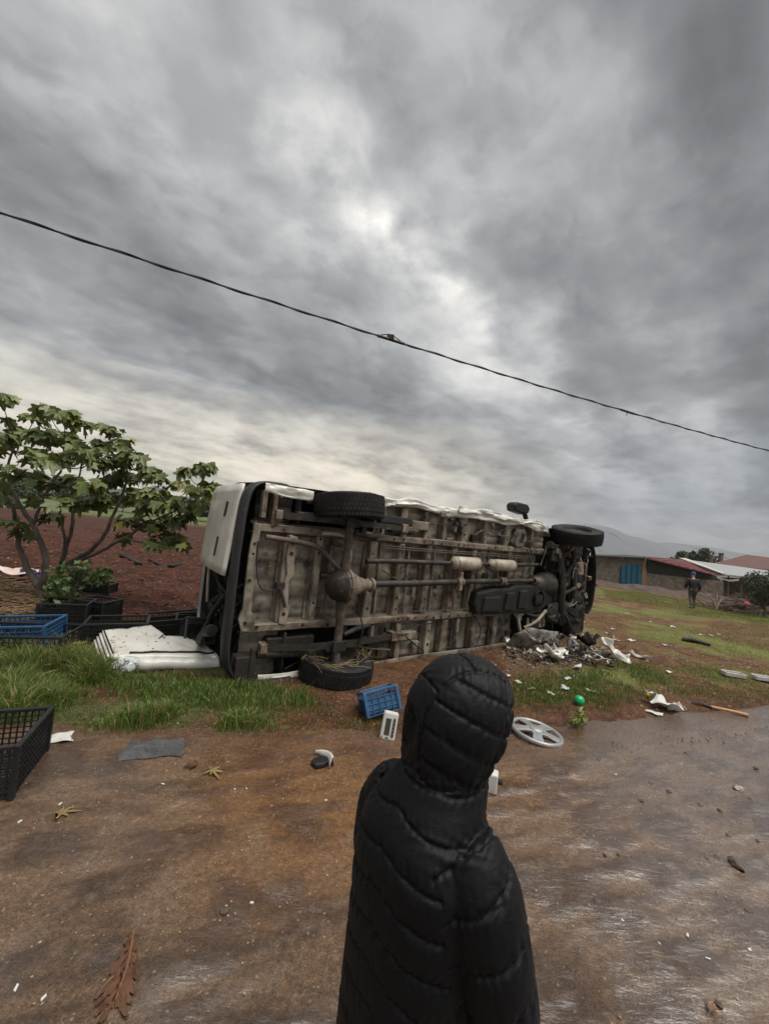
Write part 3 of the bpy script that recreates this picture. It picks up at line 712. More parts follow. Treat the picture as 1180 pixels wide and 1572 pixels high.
# exhaust line
for P in ([(1.42, -.06, 1.30), (1.8, -.06, 1.315), (2.4, -.06, 1.32), (2.86, -.06, 1.325)], [(3.42, -.06, 1.335), (3.7, -.06, 1.34)], [(4.26, -.06, 1.35), (4.7, -.05, 1.36), (5.0, -.02, 1.37)]):
    b = MB(); b.tube(catmull(P, 5), .031, 12); b.build('exhaust_pipe', M['greasy'], van, smooth=True)
for x0, x1, r in ((2.84, 3.44, .098), (3.64, 4.28, .092)):
    b = MB(); L = x1-x0
    b.lathe([(.030, 0), (.045, .01), (r*.92, .05), (r, .065), (r, L-.065), (r*.92, L-.05), (.045, L-.01), (.03, L)], 22, 'X', (x0, -.075, 1.332))
    s = b.build('silencer', M['exhaust'], van, smooth=True)
    b = MB()
    for q in (x0+.07, x1-.07): b.lathe([(r+.001, -.008), (r+.005, 0), (r+.001, .008)], 22, 'X', (q, -.075, 1.332))
    b.build('silencer_band', M['rusty'], s, smooth=True)
b = MB()
for x in (2.0, 2.75, 3.55, 4.35): b.bar((x, -.03, 1.36), (x+.01, .0, 1.52), .02, .012)
b.build('exhaust_hanger', M['rusty'], van)
b = MB()
for (p) in ([(1.7, -.01, 1.50), (2.6, -.015, 1.49), (3.6, -.01, 1.50), (4.9, -.01, 1.49)], [(1.7, -.01, 1.47), (2.6, -.012, 1.465), (3.6, -.01, 1.468), (4.6, -.01, 1.46)], [(2.2, .0, .66), (3.2, -.01, .655), (4.6, .0, .66)]):
    b.tube(catmull(p, 5), .007, 6)
b.build('fuel_line', M['rusty'], van, smooth=True)
# ---- gearbox, engine tray
b = MB(); b.prism([(3.40, .60), (3.36, .74), (3.40, .92), (3.62, .95), (3.85, .98), (4.15, .98), (4.3, 1.03), (5.0, 1.04), (5.35, .98), (5.4, .74), (5.1, .60), (4.4, .57), (3.8, .57)], -.12, .10, 'Y'); tr = b.build('engine_tray', M['blackplastic'], van, bevel=.035)
b = MB()
for (x0, x1, z0, z1) in ((3.5, 3.95, .64, .86), (4.02, 4.28, .64, .92), (4.36, 4.62, .66, .95)):
    b.prism([(x0, z0), (x1-.03, z0-.02), (x1, z0+.05), (x1-.02, z1), (x0+.04, z1-.01)], -.155, -.11, 'Y')
b.build('tray_panel', M['blackplastic'], tr, bevel=.018)
b = MB(); b.lathe([(.135, -.02), (.14, .0), (.13, .03), (.10, .035), (.095, .01), (.0005, .008)], 20, 'Y', (4.92, -.14, .80)); b.box((4.92, -.15, .80), (.20, .02, .14)); b.build('drain_plate', M['blackplastic'], tr, smooth=True)
b = MB(); b.lathe([(.11, 0), (.16, .12), (.17, .28), (.22, .42), (.24, .52)], 16, 'X', (4.85, .02, 1.02)); b.build('gearbox', M['greasy'], van, smooth=True)
# ---- front end: subframe, arms, engine, radiator, bumper
fr = MB(); P = catmull([(5.25, -.04, 1.74), (5.45, -.10, 1.60), (5.52, -.16, 1.30), (5.56, -.18, 1.02), (5.60, -.16, .74), (5.68, -.12, .50), (5.80, -.05, .34)], 6)
fr.tube(P, [.085-.02*math.sin(PI*i/len(P)) for i in range(len(P))], 10); sf = fr.build('front_subframe', M['greasy'], van, smooth=True)
b = MB(); P = catmull([(5.85, -.02, 1.72), (5.95, -.10, 1.45), (6.02, -.14, 1.1), (6.05, -.12, .75), (6.0, -.04, .45)], 6); b.tube(P, .055, 9); b.build('front_cross_tube', M['greasy'], van, smooth=True)
for (a_, q_) in (((5.5, -.12, 1.45), (5.78, -.18, 1.80)), ((5.98, -.10, 1.42), (5.80, -.18, 1.80)), ((5.62, -.12, .62), (5.9, -.2, .28)), ((5.35, .0, 1.62), (5.7, -.05, 1.82)), ((5.6, -.2, 1.2), (5.95, -.16, 1.62)), ((5.58, -.2, .9), (5.98, -.18, .98))):
    b = MB(); m_ = [(a_[i]+q_[i])/2 + (0, -.03, .02)[i] for i in range(3)]; b.tube(catmull([a_, m_, q_], 5), [.04, .036, .034, .032, .03, .028, .03, .034, .036, .038, .045], 8); b.build('suspension_arm', M['greasy'], van, smooth=True)
b = MB(); P = [(5.80+.075*math.cos(a), -.02+.075*math.sin(a), 1.45+.32*a/(2*PI*5)) for a in np.linspace(0, 2*PI*5, 60)]; b.tube(P, .013, 6); b.build('coil_spring', M['rusty'], van, smooth=True)
b = MB(); b.tube([(5.78, -.10, 1.70), (5.78, -.18, 1.86)], [.09, .12], 12); b.box((5.70, -.14, 1.75), (.16, .12, .10)); b.build('wheel_hub', M['castiron'], van, bevel=.01)
b = MB(); b.lathe([(.05, -.02), (.18, -.02), (.185, .0), (.18, .01), (.06, .012)], 22, 'Z', (5.78, -.19, 1.78)); b.build('brake_disc', M['rusty'], van, smooth=True)
def lump(name, c_, s_, seed, mt, amp=.25, bev=.03):
    bm = bmesh.new(); bmesh.ops.create_cube(bm, size=1); bmesh.ops.subdivide_edges(bm, edges=bm.edges, cuts=3, use_grid_fill=True)
    for v_ in bm.verts:
        n_ = mnoise.noise_vector(v_.co*2.3+Vector((seed, seed*2, 0))); v_.co += n_*amp*.4; v_.co = Vector((v_.co.x*s_[0], v_.co.y*s_[1], v_.co.z*s_[2])) + Vector(c_)
    me = bpy.data.meshes.new(name); bm.to_mesh(me); bm.free(); o = link(name, me, mt, van)
    q = o.modifiers.new('b', 'BEVEL'); q.width = bev*.5; q.segments = 2; return o
lump('engine_block', (5.72, .22, 1.05), (.75, .45, .80), 1, M['greasy'])
lump('oil_sump', (5.72, -.04, 1.18), (.34, .22, .34), 2, M['blackplastic'], .2)
b = MB(); b.box((5.95, .30, 1.02), (1.35, .10, 1.75)); b.build('engine_bay_blocker', M['inner'], van, bevel=.02)  # dark panel added behind the engine to close see-through gaps
lump('inner_wing', (6.25, .14, 1.62), (.62, .22, .42), 21, M['greasy'], .4)
lump('inner_wing', (6.20, .14, .62), (.70, .22, .46), 22, M['greasy'], .5)
lump('crushed_crossbeam', (5.62, -.02, .55), (.62, .26, .34), 23, M['greasy'], .7)
lump('crushed_crossbeam', (6.10, -.05, .48), (.55, .26, .30), 24, M['blackplastic'], .7)
lump('belt_cover', (6.28, .0, 1.12), (.30, .20, .55), 25, M['blackplastic'], .3)
lump('steering_knuckle', (5.98, -.08, 1.66), (.26, .22, .26), 26, M['greasy'], .5)
lump('crossmember_bracket', (5.42, -.04, 1.60), (.30, .18, .28), 27, M['greasy'], .5)
lump('steering_rack', (6.18, -.02, 1.02), (.13, .13, 1.05), 3, M['greasy'], .1)
lump('alternator', (6.22, -.05, 1.35), (.22, .2, .24), 4, M['castiron'])
lump('compressor', (6.18, -.06, .82), (.26, .22, .22), 5, M['greasy'])
b = MB(); b.box((6.50, .12, 1.02), (.07, .46, .86)); rd_ = b.build('radiator', M['rail'], van, bevel=.012)
b = MB()
for i in range(16): b.box((6.48, -.118, .63+i*.052), (.09, .012, .012))
b.build('radiator_fin', M['greasy'], rd_)
b = MB(); P = catmull([(6.62, .02, 1.95), (6.80, -.02, 1.78), (6.90, -.04, 1.4), (6.92, -.04, 1.0), (6.88, -.03, .62), (6.80, .0, .45)], 6); n = len(P)
b.grid(n, 7, lambda a, e: (P[int(round(a*(n-1)))][0]+.05*math.sin(e*PI)+.012*(fbm(a*12, e*3, 81)-.5), P[int(round(a*(n-1)))][1]-.06+e*.42, P[int(round(a*(n-1)))][2]+.02*(fbm(a*10, e*3, 82)-.5)))
b.build('front_bumper', M['bumper'], van, smooth='all', solid=.015)
b = MB(); b.box((6.72, .0, 1.66), (.06, .10, .10)); b.box((6.72, .02, 1.50), (.05, .08, .07)); b.build('fog_lamp', M['white'], van, bevel=.015)
b = MB(); b.bar((6.45, -.06, .45), (6.55, -.08, 1.75), .05, .06); b.bar((6.40, -.02, 1.62), (6.86, -.03, 1.60), .03, .05); b.bar((6.4, -.02, .62), (6.84, -.02, .66), .03, .05); b.build('bumper_beam', M['greasy'], van, bevel=.008)
for i in range(48):
    b = MB(); p = Vector((R_.uniform(5.2, 6.5), R_.uniform(-.22, .02), R_.uniform(.35, 1.7))); P = [p]
    for k in range(3): P.append(P[-1]+Vector((R_.uniform(-.14, .14), R_.uniform(-.05, .05), R_.uniform(-.22, .16))))
    b.tube(catmull(P, 5), R_.choice([.006, .009, .014, .02]), 6); b.build('hose', M['blackplastic'], van, smooth=True)
for i in range(12):
    b = MB(); p = Vector((R_.uniform(5.35, 6.5), R_.uniform(-.18, .0), R_.uniform(.5, 1.7))); P = [p]
    for k in range(2): P.append(P[-1]+Vector((R_.uniform(-.16, .16), R_.uniform(-.05, .03), R_.uniform(-.2, .16))))
    b.tube(catmull(P, 5), R_.choice([.008, .012, .02]), 6); b.build('bracket_rod', M['exhaust'], van, smooth=True)
for i in range(30):
    c_ = (R_.uniform(5.25, 6.6), R_.uniform(-.16, -.02), R_.uniform(.55, 1.68)); b = MB(); b.box(c_, (R_.uniform(.05, .16), R_.uniform(.03, .07), R_.uniform(.05, .18)), (R_.uniform(-.5, .5), R_.uniform(-.5, .5), R_.uniform(-.5, .5)))
    b.build('bracket', M[R_.choice(['rusty', 'castiron', 'greasy', 'rail'])], van, bevel=.01)
# torn lower front: dark wheel well and bent pipes above the scrap heap
b = MB()
def fn(a, e):
    an = PI*(1.05-a*1.1); return (5.75+.56*math.cos(an), -.02+.48*math.sin(an), .02+.42*e)
b.grid(16, 4, fn); b.build('wheel_arch', M['inner'], van, smooth='all', solid=.01)
b = MB(); b.prism([(5.2, -.02), (5.3, .3), (5.75, .46), (6.2, .3), (6.3, -.02)], .43, .45, 'Z'); b.build('arch_liner', M['inner'], van)
for P in ([(4.62, -.05, .58), (4.95, -.10, .50), (5.2, -.12, .56), (5.35, -.10, .70)], [(4.75, -.03, .30), (4.95, -.12, .42), (5.15, -.15, .60)], [(4.55, -.02, .52), (4.60, -.05, .30), (4.72, -.04, .10)], [(4.85, -.02, .45), (4.82, -.06, .22), (4.92, -.05, .06)]):
    b = MB(); b.tube(catmull(P, 6), .026, 8); b.build('bent_pipe', M['exhaust'] if len(P) == 3 else M['greasy'], van, smooth=True)
lump('crushed_strut', (4.95, .0, .26), (.24, .2, .42), 9, M['greasy'], .5)
lump('crushed_strut', (5.15, .02, .40), (.3, .2, .2), 10, M['castiron'], .5)
lump('crushed_wing', (6.32, .02, .42), (.35, .3, .5), 12, M['greasy'], .6)
strip('fender_liner', [(4.70, -.10, .17), (5.0, -.16, .16), (5.3, -.20, .13), (5.55, -.22, .10)], .26, M['scrap'], amp=.05, seed=41)
# wing mirror standing up from the upper side
mr = bpy.data.objects.new('mirror', None); col.objects.link(mr); mr.parent = van; mr.location = (4.50, .05, 2.07); mr.scale = (1.5, 1.5, 1.5)
b = MB(); b.tube(catmull([(.12, 0, -.02), (.06, -.02, .06), (.0, -.03, .12)], 4), .028, 8); b.build('mirror_arm', M['blackplastic'], mr, smooth=True)
b = MB(); b.prism([(-.20, .10), (-.22, .17), (-.17, .205), (.02, .20), (.07, .16), (.05, .10), (-.02, .08)], -.07, .05, 'Y'); b.build('mirror_housing', M['blackplastic'], mr, bevel=.02)
b = MB(); b.prism([(-.18, .115), (-.19, .165), (-.15, .185), (.0, .18), (.03, .15), (.02, .115)], .052, .058, 'Y'); b.build('mirror_glass', M['glass'], mr)
# small trim along the upper edge
b = MB(); b.prism([(4.75, 2.07), (5.25, 2.03), (5.25, 2.06), (4.78, 2.10)], -.02, .16, 'Y'); b.build('door_edge', M['white'], van, bevel=.008)
b = MB(); b.box((2.62, -.02, 1.99), (.10, .08, .08)); b.build('jack_point', M['rail'], van, bevel=.02)
b = MB(); b.prism([(4.35, 1.64), (4.55, 1.66), (4.62, 1.80), (4.56, 1.93), (4.42, 1.95), (4.36, 1.80), (4.30, 1.72)], -.03, .08, 'Y'); k = b.build('body_mount', M['under'], van, bevel=.012)
b = MB(); b.prism([(4.42, 1.75), (4.52, 1.76), (4.55, 1.86), (4.46, 1.88)], -.036, -.031, 'Y'); b.build('mount_shade_plate', M['inner'], k)  # dark plate laid on the solid mount as the shade of an opening
for (x, z, sx, sz, mt) in ((1.85, 1.83, .5, .10, 'inner'), (2.25, 1.80, .30, .12, 'rail'), (.75, 1.76, .5, .08, 'greasy'), (2.2, .34, .35, .11, 'rail'), (1.75, .28, .30, .10, 'greasy'), (1.9, 1.70, .25, .06, 'greasy')):
    b = MB(); b.box((x, .03, z), (sx, .10, sz)); b.build('bracket', M[mt], van, bevel=.014)

# ---- small underbody fittings: brake pipes, clips, stiffeners, bolt heads
for i in range(16):
    x0 = R_.uniform(.3, 4.6); z0 = R_.choice([R_.uniform(.1, .5), R_.uniform(.65, 1.5), R_.uniform(1.65, 1.95)]); P = [Vector((x0, .0, z0))]
    for k in range(3): P.append(P[-1] + Vector((R_.uniform(.08, .35), R_.uniform(-.02, .02), R_.uniform(-.10, .10))))
    b = MB(); b.tube(catmull(P, 5), R_.choice([.006, .008, .011]), 6); b.build('brake_pipe', M[R_.choice(['greasy', 'rusty', 'cable'])], van, smooth=True)
for i in range(44):
    x0 = R_.uniform(.2, 5.1); z0 = R_.choice([R_.uniform(.08, .5), R_.uniform(.62, 1.52), R_.uniform(1.62, 1.98)])
    b = MB(); b.box((x0, R_.uniform(.03, .10), z0), (R_.uniform(.03, .14), R_.uniform(.03, .08), R_.uniform(.03, .12)), (R_.uniform(-.15, .15), R_.uniform(-.2, .2), R_.uniform(-.15, .15))); b.build('clip_bracket', M[R_.choice(['rail', 'greasy', 'rusty', 'under'])], van, bevel=.008)
for i, x in enumerate(np.arange(.55, 5.1, .235)):
    if any(abs(x-q) < .08 for q in CX): continue
    b = MB(); b.bar((x, .105, ZR[0]+.06), (x+.004, .105, ZR[1]-.06), .02, .03); b.build('stiffener', M['rail'], van, bevel=.006)
for P in ([(2.1, .0, .40), (2.35, -.04, .22), (2.5, -.05, .12), (2.42, -.04, .04)], [(3.5, -.02, .55), (3.62, -.05, .35), (3.55, -.06, .15)], [(1.35, -.1, .75), (1.42, -.14, .5), (1.38, -.12, .3)], [(4.4, -.03, 1.75), (4.6, -.06, 1.70), (4.75, -.05, 1.55), (4.9, -.05, 1.45)], [(4.60, -.06, 1.62), (4.66, -.10, 1.40), (4.60, -.09, 1.20)]):
    b = MB(); b.tube(catmull(P, 6), .009, 6); b.build('hanging_wire', M['cable'], van, smooth=True)
# ================================================================== CRATES
def crate_mesh(l, w, h, wall_holes=True, cell=.045, t=.006):
    """returns MBs for base, long walls, short walls, rim (origin at the base centre)"""
    def lattice(n_u, n_v, mapf, bw):
        b = MB()
        for i in range(n_u+1): b.bar(mapf(i/n_u, 0), mapf(i/n_u, 1), bw, t)
        for j in range(n_v+1): b.bar(mapf(0, j/n_v), mapf(1, j/n_v), bw, t)
        return b
    nl, nw, nh = max(3, int(l/cell)), max(3, int(w/cell)), max(3, int(h/cell))
    out = {'base': lattice(nl, nw, lambda a, e: (-l/2+a*l, -w/2+e*w, .008), cell*.30)}
    out['walls'] = [lattice(nl, nh, lambda a, e, s=s: (-l/2+a*l, s*(w/2), .01+e*(h-.02)), cell*.28) for s in (-1, 1)] + \
                   [lattice(nw, nh, lambda a, e, s=s: (s*(l/2), -w/2+a*w, .01+e*(h-.02)), cell*.28) for s in (-1, 1)]
    r = MB()
    for s in (-1, 1):
        r.box((0, s*w/2, h), (l+.03, .026, .022)); r.box((s*l/2, 0, h), (.026, w-.03, .022))
    out['rim'] = r
    out['posts'] = []
    for sx in (-1, 1):
        for sy in (-1, 1):
            b = MB(); b.box((sx*l/2, sy*w/2, h/2), (.03, .03, h)); out['posts'].append(b)
    return out
def crate(loc, l, w, h, label, mt, rot=(0, 0, 0), cell=.045, drop=(), group=None, solid_walls=False):
    c_ = thing('plastic_crate', loc, label, 'crate', group, rot=rot)
    q = crate_mesh(l, w, h, cell=cell)
    q['base'].build('base', mt, c_)
    for i, wl_ in enumerate(q['walls']):
        if i in drop: continue
        wl_.build('side_wall', mt, c_)
        if solid_walls:
            b = MB()
            if i < 2: b.box((0, (-1, 1)[i]*(w/2-.006), h*.45), (l-.03, .006, h*.62))
            else: b.box(((-1, 1)[i-2]*(l/2-.006), 0, h*.45), (.006, w-.03, h*.62))
            b.build('side_panel', mt, c_)
    q['rim'].build('rim', mt, c_, bevel=.004)
    for p in q['posts']: p.build('corner_post', mt, c_, bevel=.004)
    return c_
K = M['crate']
g1, g2 = G(75, 1148), G(10, 1236)
dv = (g1-g2); wlen = min(.46, dv.length); rz = math.atan2(dv.y, dv.x)
mid = (g1+g2)/2; outw = Vector((-math.sin(rz), math.cos(rz), 0))
crate(mid+outw*.30, wlen, .60, .285, 'empty black lattice crate standing at the muddy road edge before the tall grass', K, rot=(0, 0, rz), cell=.032)
def on(px, py, dz=0.0):
    p = G(px, py); return Vector((p.x, p.y, p.z+dz))
crate(on(100, 962), .50, .36, .32, 'solid sided black crate standing close by the fig trunk', K, rot=(0, 0, rad(22)), solid_walls=True)
crate(on(148, 955), .42, .32, .30, 'black crate half hidden between the trunk crate and the long row', K, rot=(0, 0, rad(-8)), solid_walls=True)
crate(on(178, 985), .62, .40, .26, 'black crate with wire handles directly behind the torn off white door', K, rot=(0, 0, rad(28)), solid_walls=True)
crate(on(268, 975), .66, .42, .26, 'black crate with a bowed rim next to the open rear of the van', K, rot=(rad(2), rad(-3), rad(33)), solid_walls=True)
crate(on(308, 972), .60, .40, .24, 'black crate pushed under the open tailgate of the van', K, rot=(0, rad(-4), rad(24)))
crate(on(146, 914), .50, .34, .16, 'shallow black crate out on the red ploughed soil', K, rot=(0, 0, rad(12)), solid_walls=True)
crate(on(38, 1003), .80, .50, .24, 'low black crate in the grass with a blue crate set in it', K, rot=(0, 0, rad(16)))
bc = crate(on(30, 998, .06), .62, .40, .24, 'blue plastic crate sitting inside a low black crate', M['bluecrate'], rot=(rad(3), rad(-4), rad(14)), solid_walls=True)
bc2 = crate(on(585, 1098, .02), .30, .22, .20, 'small broken blue crate tipped over beside the fallen tyre', M['bluecrate'], rot=(rad(-22), rad(-12), rad(20)), cell=.05, solid_walls=True)
# wire bail handles of the crate row
# crate with bare mesh leaning on the torn door
cr = crate(on(296, 992, .12), .34, .30, .22, 'small black mesh crate lying askew on the torn off white door', K, rot=(rad(58), rad(8), rad(40)), cell=.026)

# ================================================================== TORN OFF DOOR
def torn_door():
    a, b_, c_, d_ = [Vector(G0(*q)) for q in ((170, 1016, .13), (337, 1012, .09), (268, 957, .25), (157, 969, .25))]
    for q in (a, b_, c_, d_): q.z = 0.0
    base = (a+b_)/2; o = thing('torn_van_door', base, 'dented white van door torn off and lying in the grass by the crates', 'door')
    def P(u, v_):  # u along near edge, v from near to far
        p = (a*(1-u)+b_*u)*(1-v_) + (d_*(1-u)+c_*u)*v_
        z = .17 + .07*v_ + .035*math.sin(PI*u)*math.sin(PI*v_) + .016*(fbm(u*5, v_*5, 91)-.5) - .014*max(0, 1-abs(u*.8+v_*.5-.75)/.06) - .06*u*(1-v_)
        if v_ < .04: z -= .02
        return Vector((p.x, p.y, p.z+z))-base
    NU, NV = 28, 24; m_ = MB(); V = []; F = []
    for i in range(NU+1):
        for j in range(NV+1): V.append(P(i/NU, j/NV))
    for i in range(NU):
        for j in range(NV):
            u, v_ = (i+.5)/NU, (j+.5)/NV
            lim = 1.0 if u < .66 else (.56 - .9*max(0, u-.80)**1.0)     # window notch and swept corner
            if v_ < lim: F.append((i*(NV+1)+j, (i+1)*(NV+1)+j, (i+1)*(NV+1)+j+1, i*(NV+1)+j+1))
    m_.add(V, F); m_.build('outer_skin', M['white'], o, smooth='all', solid=.035)
    def edge_strip(name, u0, u1, v0, r, mt, dz=0.0, seed=0, sq=.55, wob=.012):
        b = MB(); Q = []
        for i in range(25):
            u = u0+(u1-u0)*i/24; p = P(max(0, min(1, u)), v0); Q.append((p.x, p.y + wob*(fbm(u*9, seed, seed)-.5), p.z+dz+wob*(fbm(u*8, seed+4, seed)-.5)))
        b.tube(Q, [r*(.85+.3*fbm(i*.5, seed, 3)) for i in range(25)], 10, squash=sq); return b.build(name, mt, o, smooth='all')
    edge_strip('folded_sill', .20, 1.0, .0, .075, M['white'], -.045, 2, .9, .03)
    edge_strip('rubber_seal', .16, .98, .075, .012, M['blackplastic'], .022, 5, 1, .02)
    edge_strip('lower_lip', .25, .92, -.0, .03, M['white'], -.125, 8, .8, .02)
    b = MB()
    for k in range(3):
        Q = [tuple(P(.0, v_) + Vector((-.02-.018*k, -.01*k, -.02-.035*k))) for v_ in np.linspace(.06, .98, 12)]
        b.tube(Q, .014, 8)
    b.build('side_return', M['white'], o, smooth='all')
    b = MB(); Q = [tuple(P(.018, v_)+Vector((0, 0, .02))) for v_ in np.linspace(.05, .97, 12)]; b.tube(Q, .008, 6); b.build('rubber_seal', M['blackplastic'], o, smooth=True)
    # crushed lamp at the near corner
    gl = mat('cracked_lens', (.42, .47, .44), (.62, .64, .60), 20, .25, c3=(.10, .09, .08), s3=16, f3=(.5, .6), bump=.006, bscale=30)
    bm = bmesh.new(); bmesh.ops.create_icosphere(bm, subdivisions=3, radius=.12)
    c0 = P(.10, .02)
    for v_ in bm.verts:
        n_ = mnoise.noise_vector(v_.co*12); v_.co = Vector((v_.co.x*1.25, v_.co.y*.9, v_.co.z*.7)) + n_*.035 + c0 + Vector((.03, 0, -.06))
    me = bpy.data.meshes.new('crushed_lamp'); bm.to_mesh(me); bm.free(); link('crushed_lamp', me, gl, o)
    b = MB(); b.tube([tuple(P(.52, .42)+Vector((0, 0, .02))), tuple(P(.58, .5)+Vector((0, 0, .024))), tuple(P(.63, .57)+Vector((0, 0, .02)))], [.004, .009, .006], 6); b.build('door_handle', M['blackplastic'], o)
    b = MB()
    for k in range(34):
        u, v_ = R_.uniform(.02, .62), R_.uniform(.1, .95); p = P(u, v_)+Vector((0, 0, .019)); b.box(p, (R_.uniform(.006, .03), R_.uniform(.004, .012), .004), (0, 0, R_.uniform(0, 3)))
    tag(b.build('mud_spatter', M['leafb'], o), kind='stuff')
torn_door()

# ================================================================== FIG TREES
def leaf_mesh(name, seed, mt, lobes=5):
    r = random.Random(seed); out = []
    N = 30
    for i in range(N+1):
        f = i/N; a = -2.55 + 5.1*f            # angle from the tip direction
        rr = .060 + max(g_*math.exp(-((a-c_)/.33)**2) for c_, g_ in ((0, .076), (.92, .064), (-.92, .064), (1.85, .040), (-1.85, .040)))
        if lobes == 3: rr = .022 + max(g_*math.exp(-((a-c_)/.20)**2) for c_, g_ in ((0, .10), (.8, .085), (-.8, .06), (1.7, .06), (-1.7, .075)))
        rr *= 1+(.07 if lobes == 5 else .35)*r.uniform(-1, 1)
        out.append((rr*math.cos(a)*1.08, rr*math.sin(a)))
    fold = r.uniform(.10, .35); droop = r.uniform(.6, 1.9); tw = r.uniform(-.25, .25)
    V = [(0, 0, 0)] + [(x+.05, y, fold*abs(y) - droop*(x+.05)**2 - 1.2*y*y + tw*x*y*8) for x, y in out]
    F = [(0, i, i+1) for i in range(1, N+1)]
    n0 = len(V); V += [(-.05, -.0022, -.004), (-.05, .0022, -.004), (0.0, 0, 0.0)]; F.append((n0, n0+1, n0+2))
    me = bpy.data.meshes.new(name); me.from_pydata(V, [], F); me.materials.append(mt)
    me.polygons.foreach_set('use_smooth', [True]*len(me.polygons)); return me
LEAVES = [leaf_mesh('leaf', i, M['leaf'] if i % 3 else M['leaf2']) for i in range(8)]
LEAFY = [leaf_mesh('leaf', 20+i, M['leafy']) for i in range(2)]
def fig_tree(name, root_px, root_depth, limbs, clusters, label, per=9, seed=1, dspread=.45):
    r = random.Random(seed); base = G(*root_px); o = thing(name, base, label, 'tree', 'fig trees behind the verge')
    def W(px, py, d): return Vector(at(px, py, d))-base
    allp = []
    tb = MB()
    for L in limbs:
        pts = [W(*p[:3]) for p in L]; rad_ = [p[3]*.82 for p in L]
        P = catmull(pts, 5); k = len(P); rr = np.interp(np.linspace(0, len(L)-1, k), range(len(L)), rad_)
        P = [Vector(p)+Vector((r.uniform(-1, 1), r.uniform(-1, 1), r.uniform(-1, 1)))*.012 for p in P]
        tb.tube(P, list(rr), 9); allp += [(p, q) for p, q in zip(P, rr)]
    tb.build('trunk', M['bark'], o, smooth='all')
    tw = MB(); cnt = 0; nobj = 0; rest = {}
    for (px, py, d, n, rad_c) in clusters:
        c0 = W(px, py, d+r.uniform(-dspread, dspread))
        cand = min(allp, key=lambda q: (q[0]-c0).length - (.0 if q[0].z < c0.z else -.25))
        m_ = (cand[0]+c0)/2 + Vector((0, 0, -.05)); P = catmull([cand[0], m_, c0], 4)
        tw.tube(P[:-1], list(np.linspace(min(.018, cand[1]*.8), .005, len(P)-1)), 6)
        for i in range(int(n*1.9)):
            a = r.uniform(0, 2*PI); el = r.uniform(-.5, .9); dd = rad_c*r.uniform(.15, 1.0)
            off = Vector((math.cos(a)*math.cos(el), math.sin(a)*math.cos(el), math.sin(el)*.9))*dd
            me = r.choice(LEAFY) if r.random() < .055 else r.choice(LEAVES)
            cnt += 1
            tilt = r.uniform(.15, 1.15); yaw = a + r.uniform(-.7, .7)
            rot_ = Matrix.Rotation(yaw, 3, 'Z') @ Matrix.Rotation(tilt, 3, 'Y') @ Matrix.Rotation(r.uniform(-.6, .6), 3, 'X'); s = r.uniform(.55, 1.12)
            if i < int(n*.95) and nobj < 296:
                lf = bpy.data.objects.new('leaf', me); col.objects.link(lf); lf.parent = o; nobj += 1
                lf.location = c0+off; lf.rotation_euler = rot_.to_euler(); lf.scale = (s, s, s)
            else:
                key = me.materials[0].name; b_ = rest.setdefault(key, MB()); b_.add([rot_ @ (v_.co*s) + c0+off for v_ in me.vertices], [tuple(p.vertices) for p in me.polygons])
    for key, b_ in rest.items():
        me = bpy.data.meshes.new('foliage'); me.from_pydata(b_.v, [], b_.f); me.polygons.foreach_set('use_smooth', [True]*len(me.polygons)); tag(link('foliage', me, bpy.data.materials[key], o), kind='stuff')
    tag(tw.build('twigs', M['bark'], o, smooth='all'), kind='stuff')
    return o
fig_tree('fig_tree', (64, 952), 5.6, [
    [(64, 955, 5.55, .085), (64, 925, 5.55, .072), (60, 900, 5.55, .066)],
    [(60, 902, 5.55, .06), (38, 865, 5.6, .045), (28, 835, 5.6, .04), (22, 790, 5.55, .03), (2, 745, 5.5, .022), (-20, 710, 5.5, .015)],
    [(62, 905, 5.55, .06), (70, 870, 5.5, .05), (66, 840, 5.5, .045), (50, 805, 5.5, .038), (25, 765, 5.5, .03), (10, 715, 5.5, .02), (28, 680, 5.5, .014)],
    [(50, 805, 5.5, .03), (70, 760, 5.55, .022), (95, 715, 5.6, .018), (100, 670, 5.6, .012)]],
    [(2, 612, 5.4, 6, .16), (4, 640, 5.45, 8, .18), (10, 672, 5.4, 7, .16), (-10, 690, 5.4, 8, .2), (18, 722, 5.5, 6, .16), (2, 765, 5.5, 9, .2), (12, 800, 5.5, 7, .16), (-20, 740, 5.5, 8, .2), (38, 818, 5.5, 4, .12),
     (55, 640, 5.6, 9, .17), (72, 628, 5.6, 8, .15), (100, 636, 5.7, 10, .16), (120, 648, 5.7, 6, .13), (42, 662, 5.6, 10, .18), (70, 668, 5.6, 12, .18), (105, 670, 5.6, 11, .18), (60, 700, 5.6, 12, .18), (92, 704, 5.6, 12, .18), (125, 692, 5.7, 10, .17),
     (140, 712, 5.7, 10, .17), (48, 728, 5.6, 9, .17), (80, 738, 5.6, 12, .18), (112, 738, 5.6, 12, .18), (140, 745, 5.7, 10, .17), (92, 766, 5.6, 10, .16), (125, 772, 5.65, 10, .15), (60, 768, 5.6, 6, .14), (150, 762, 5.6, 8, .15), (85, 792, 5.6, 5, .10)],
    'multi stemmed fig tree with broad lobed leaves standing by the black crates', seed=3)
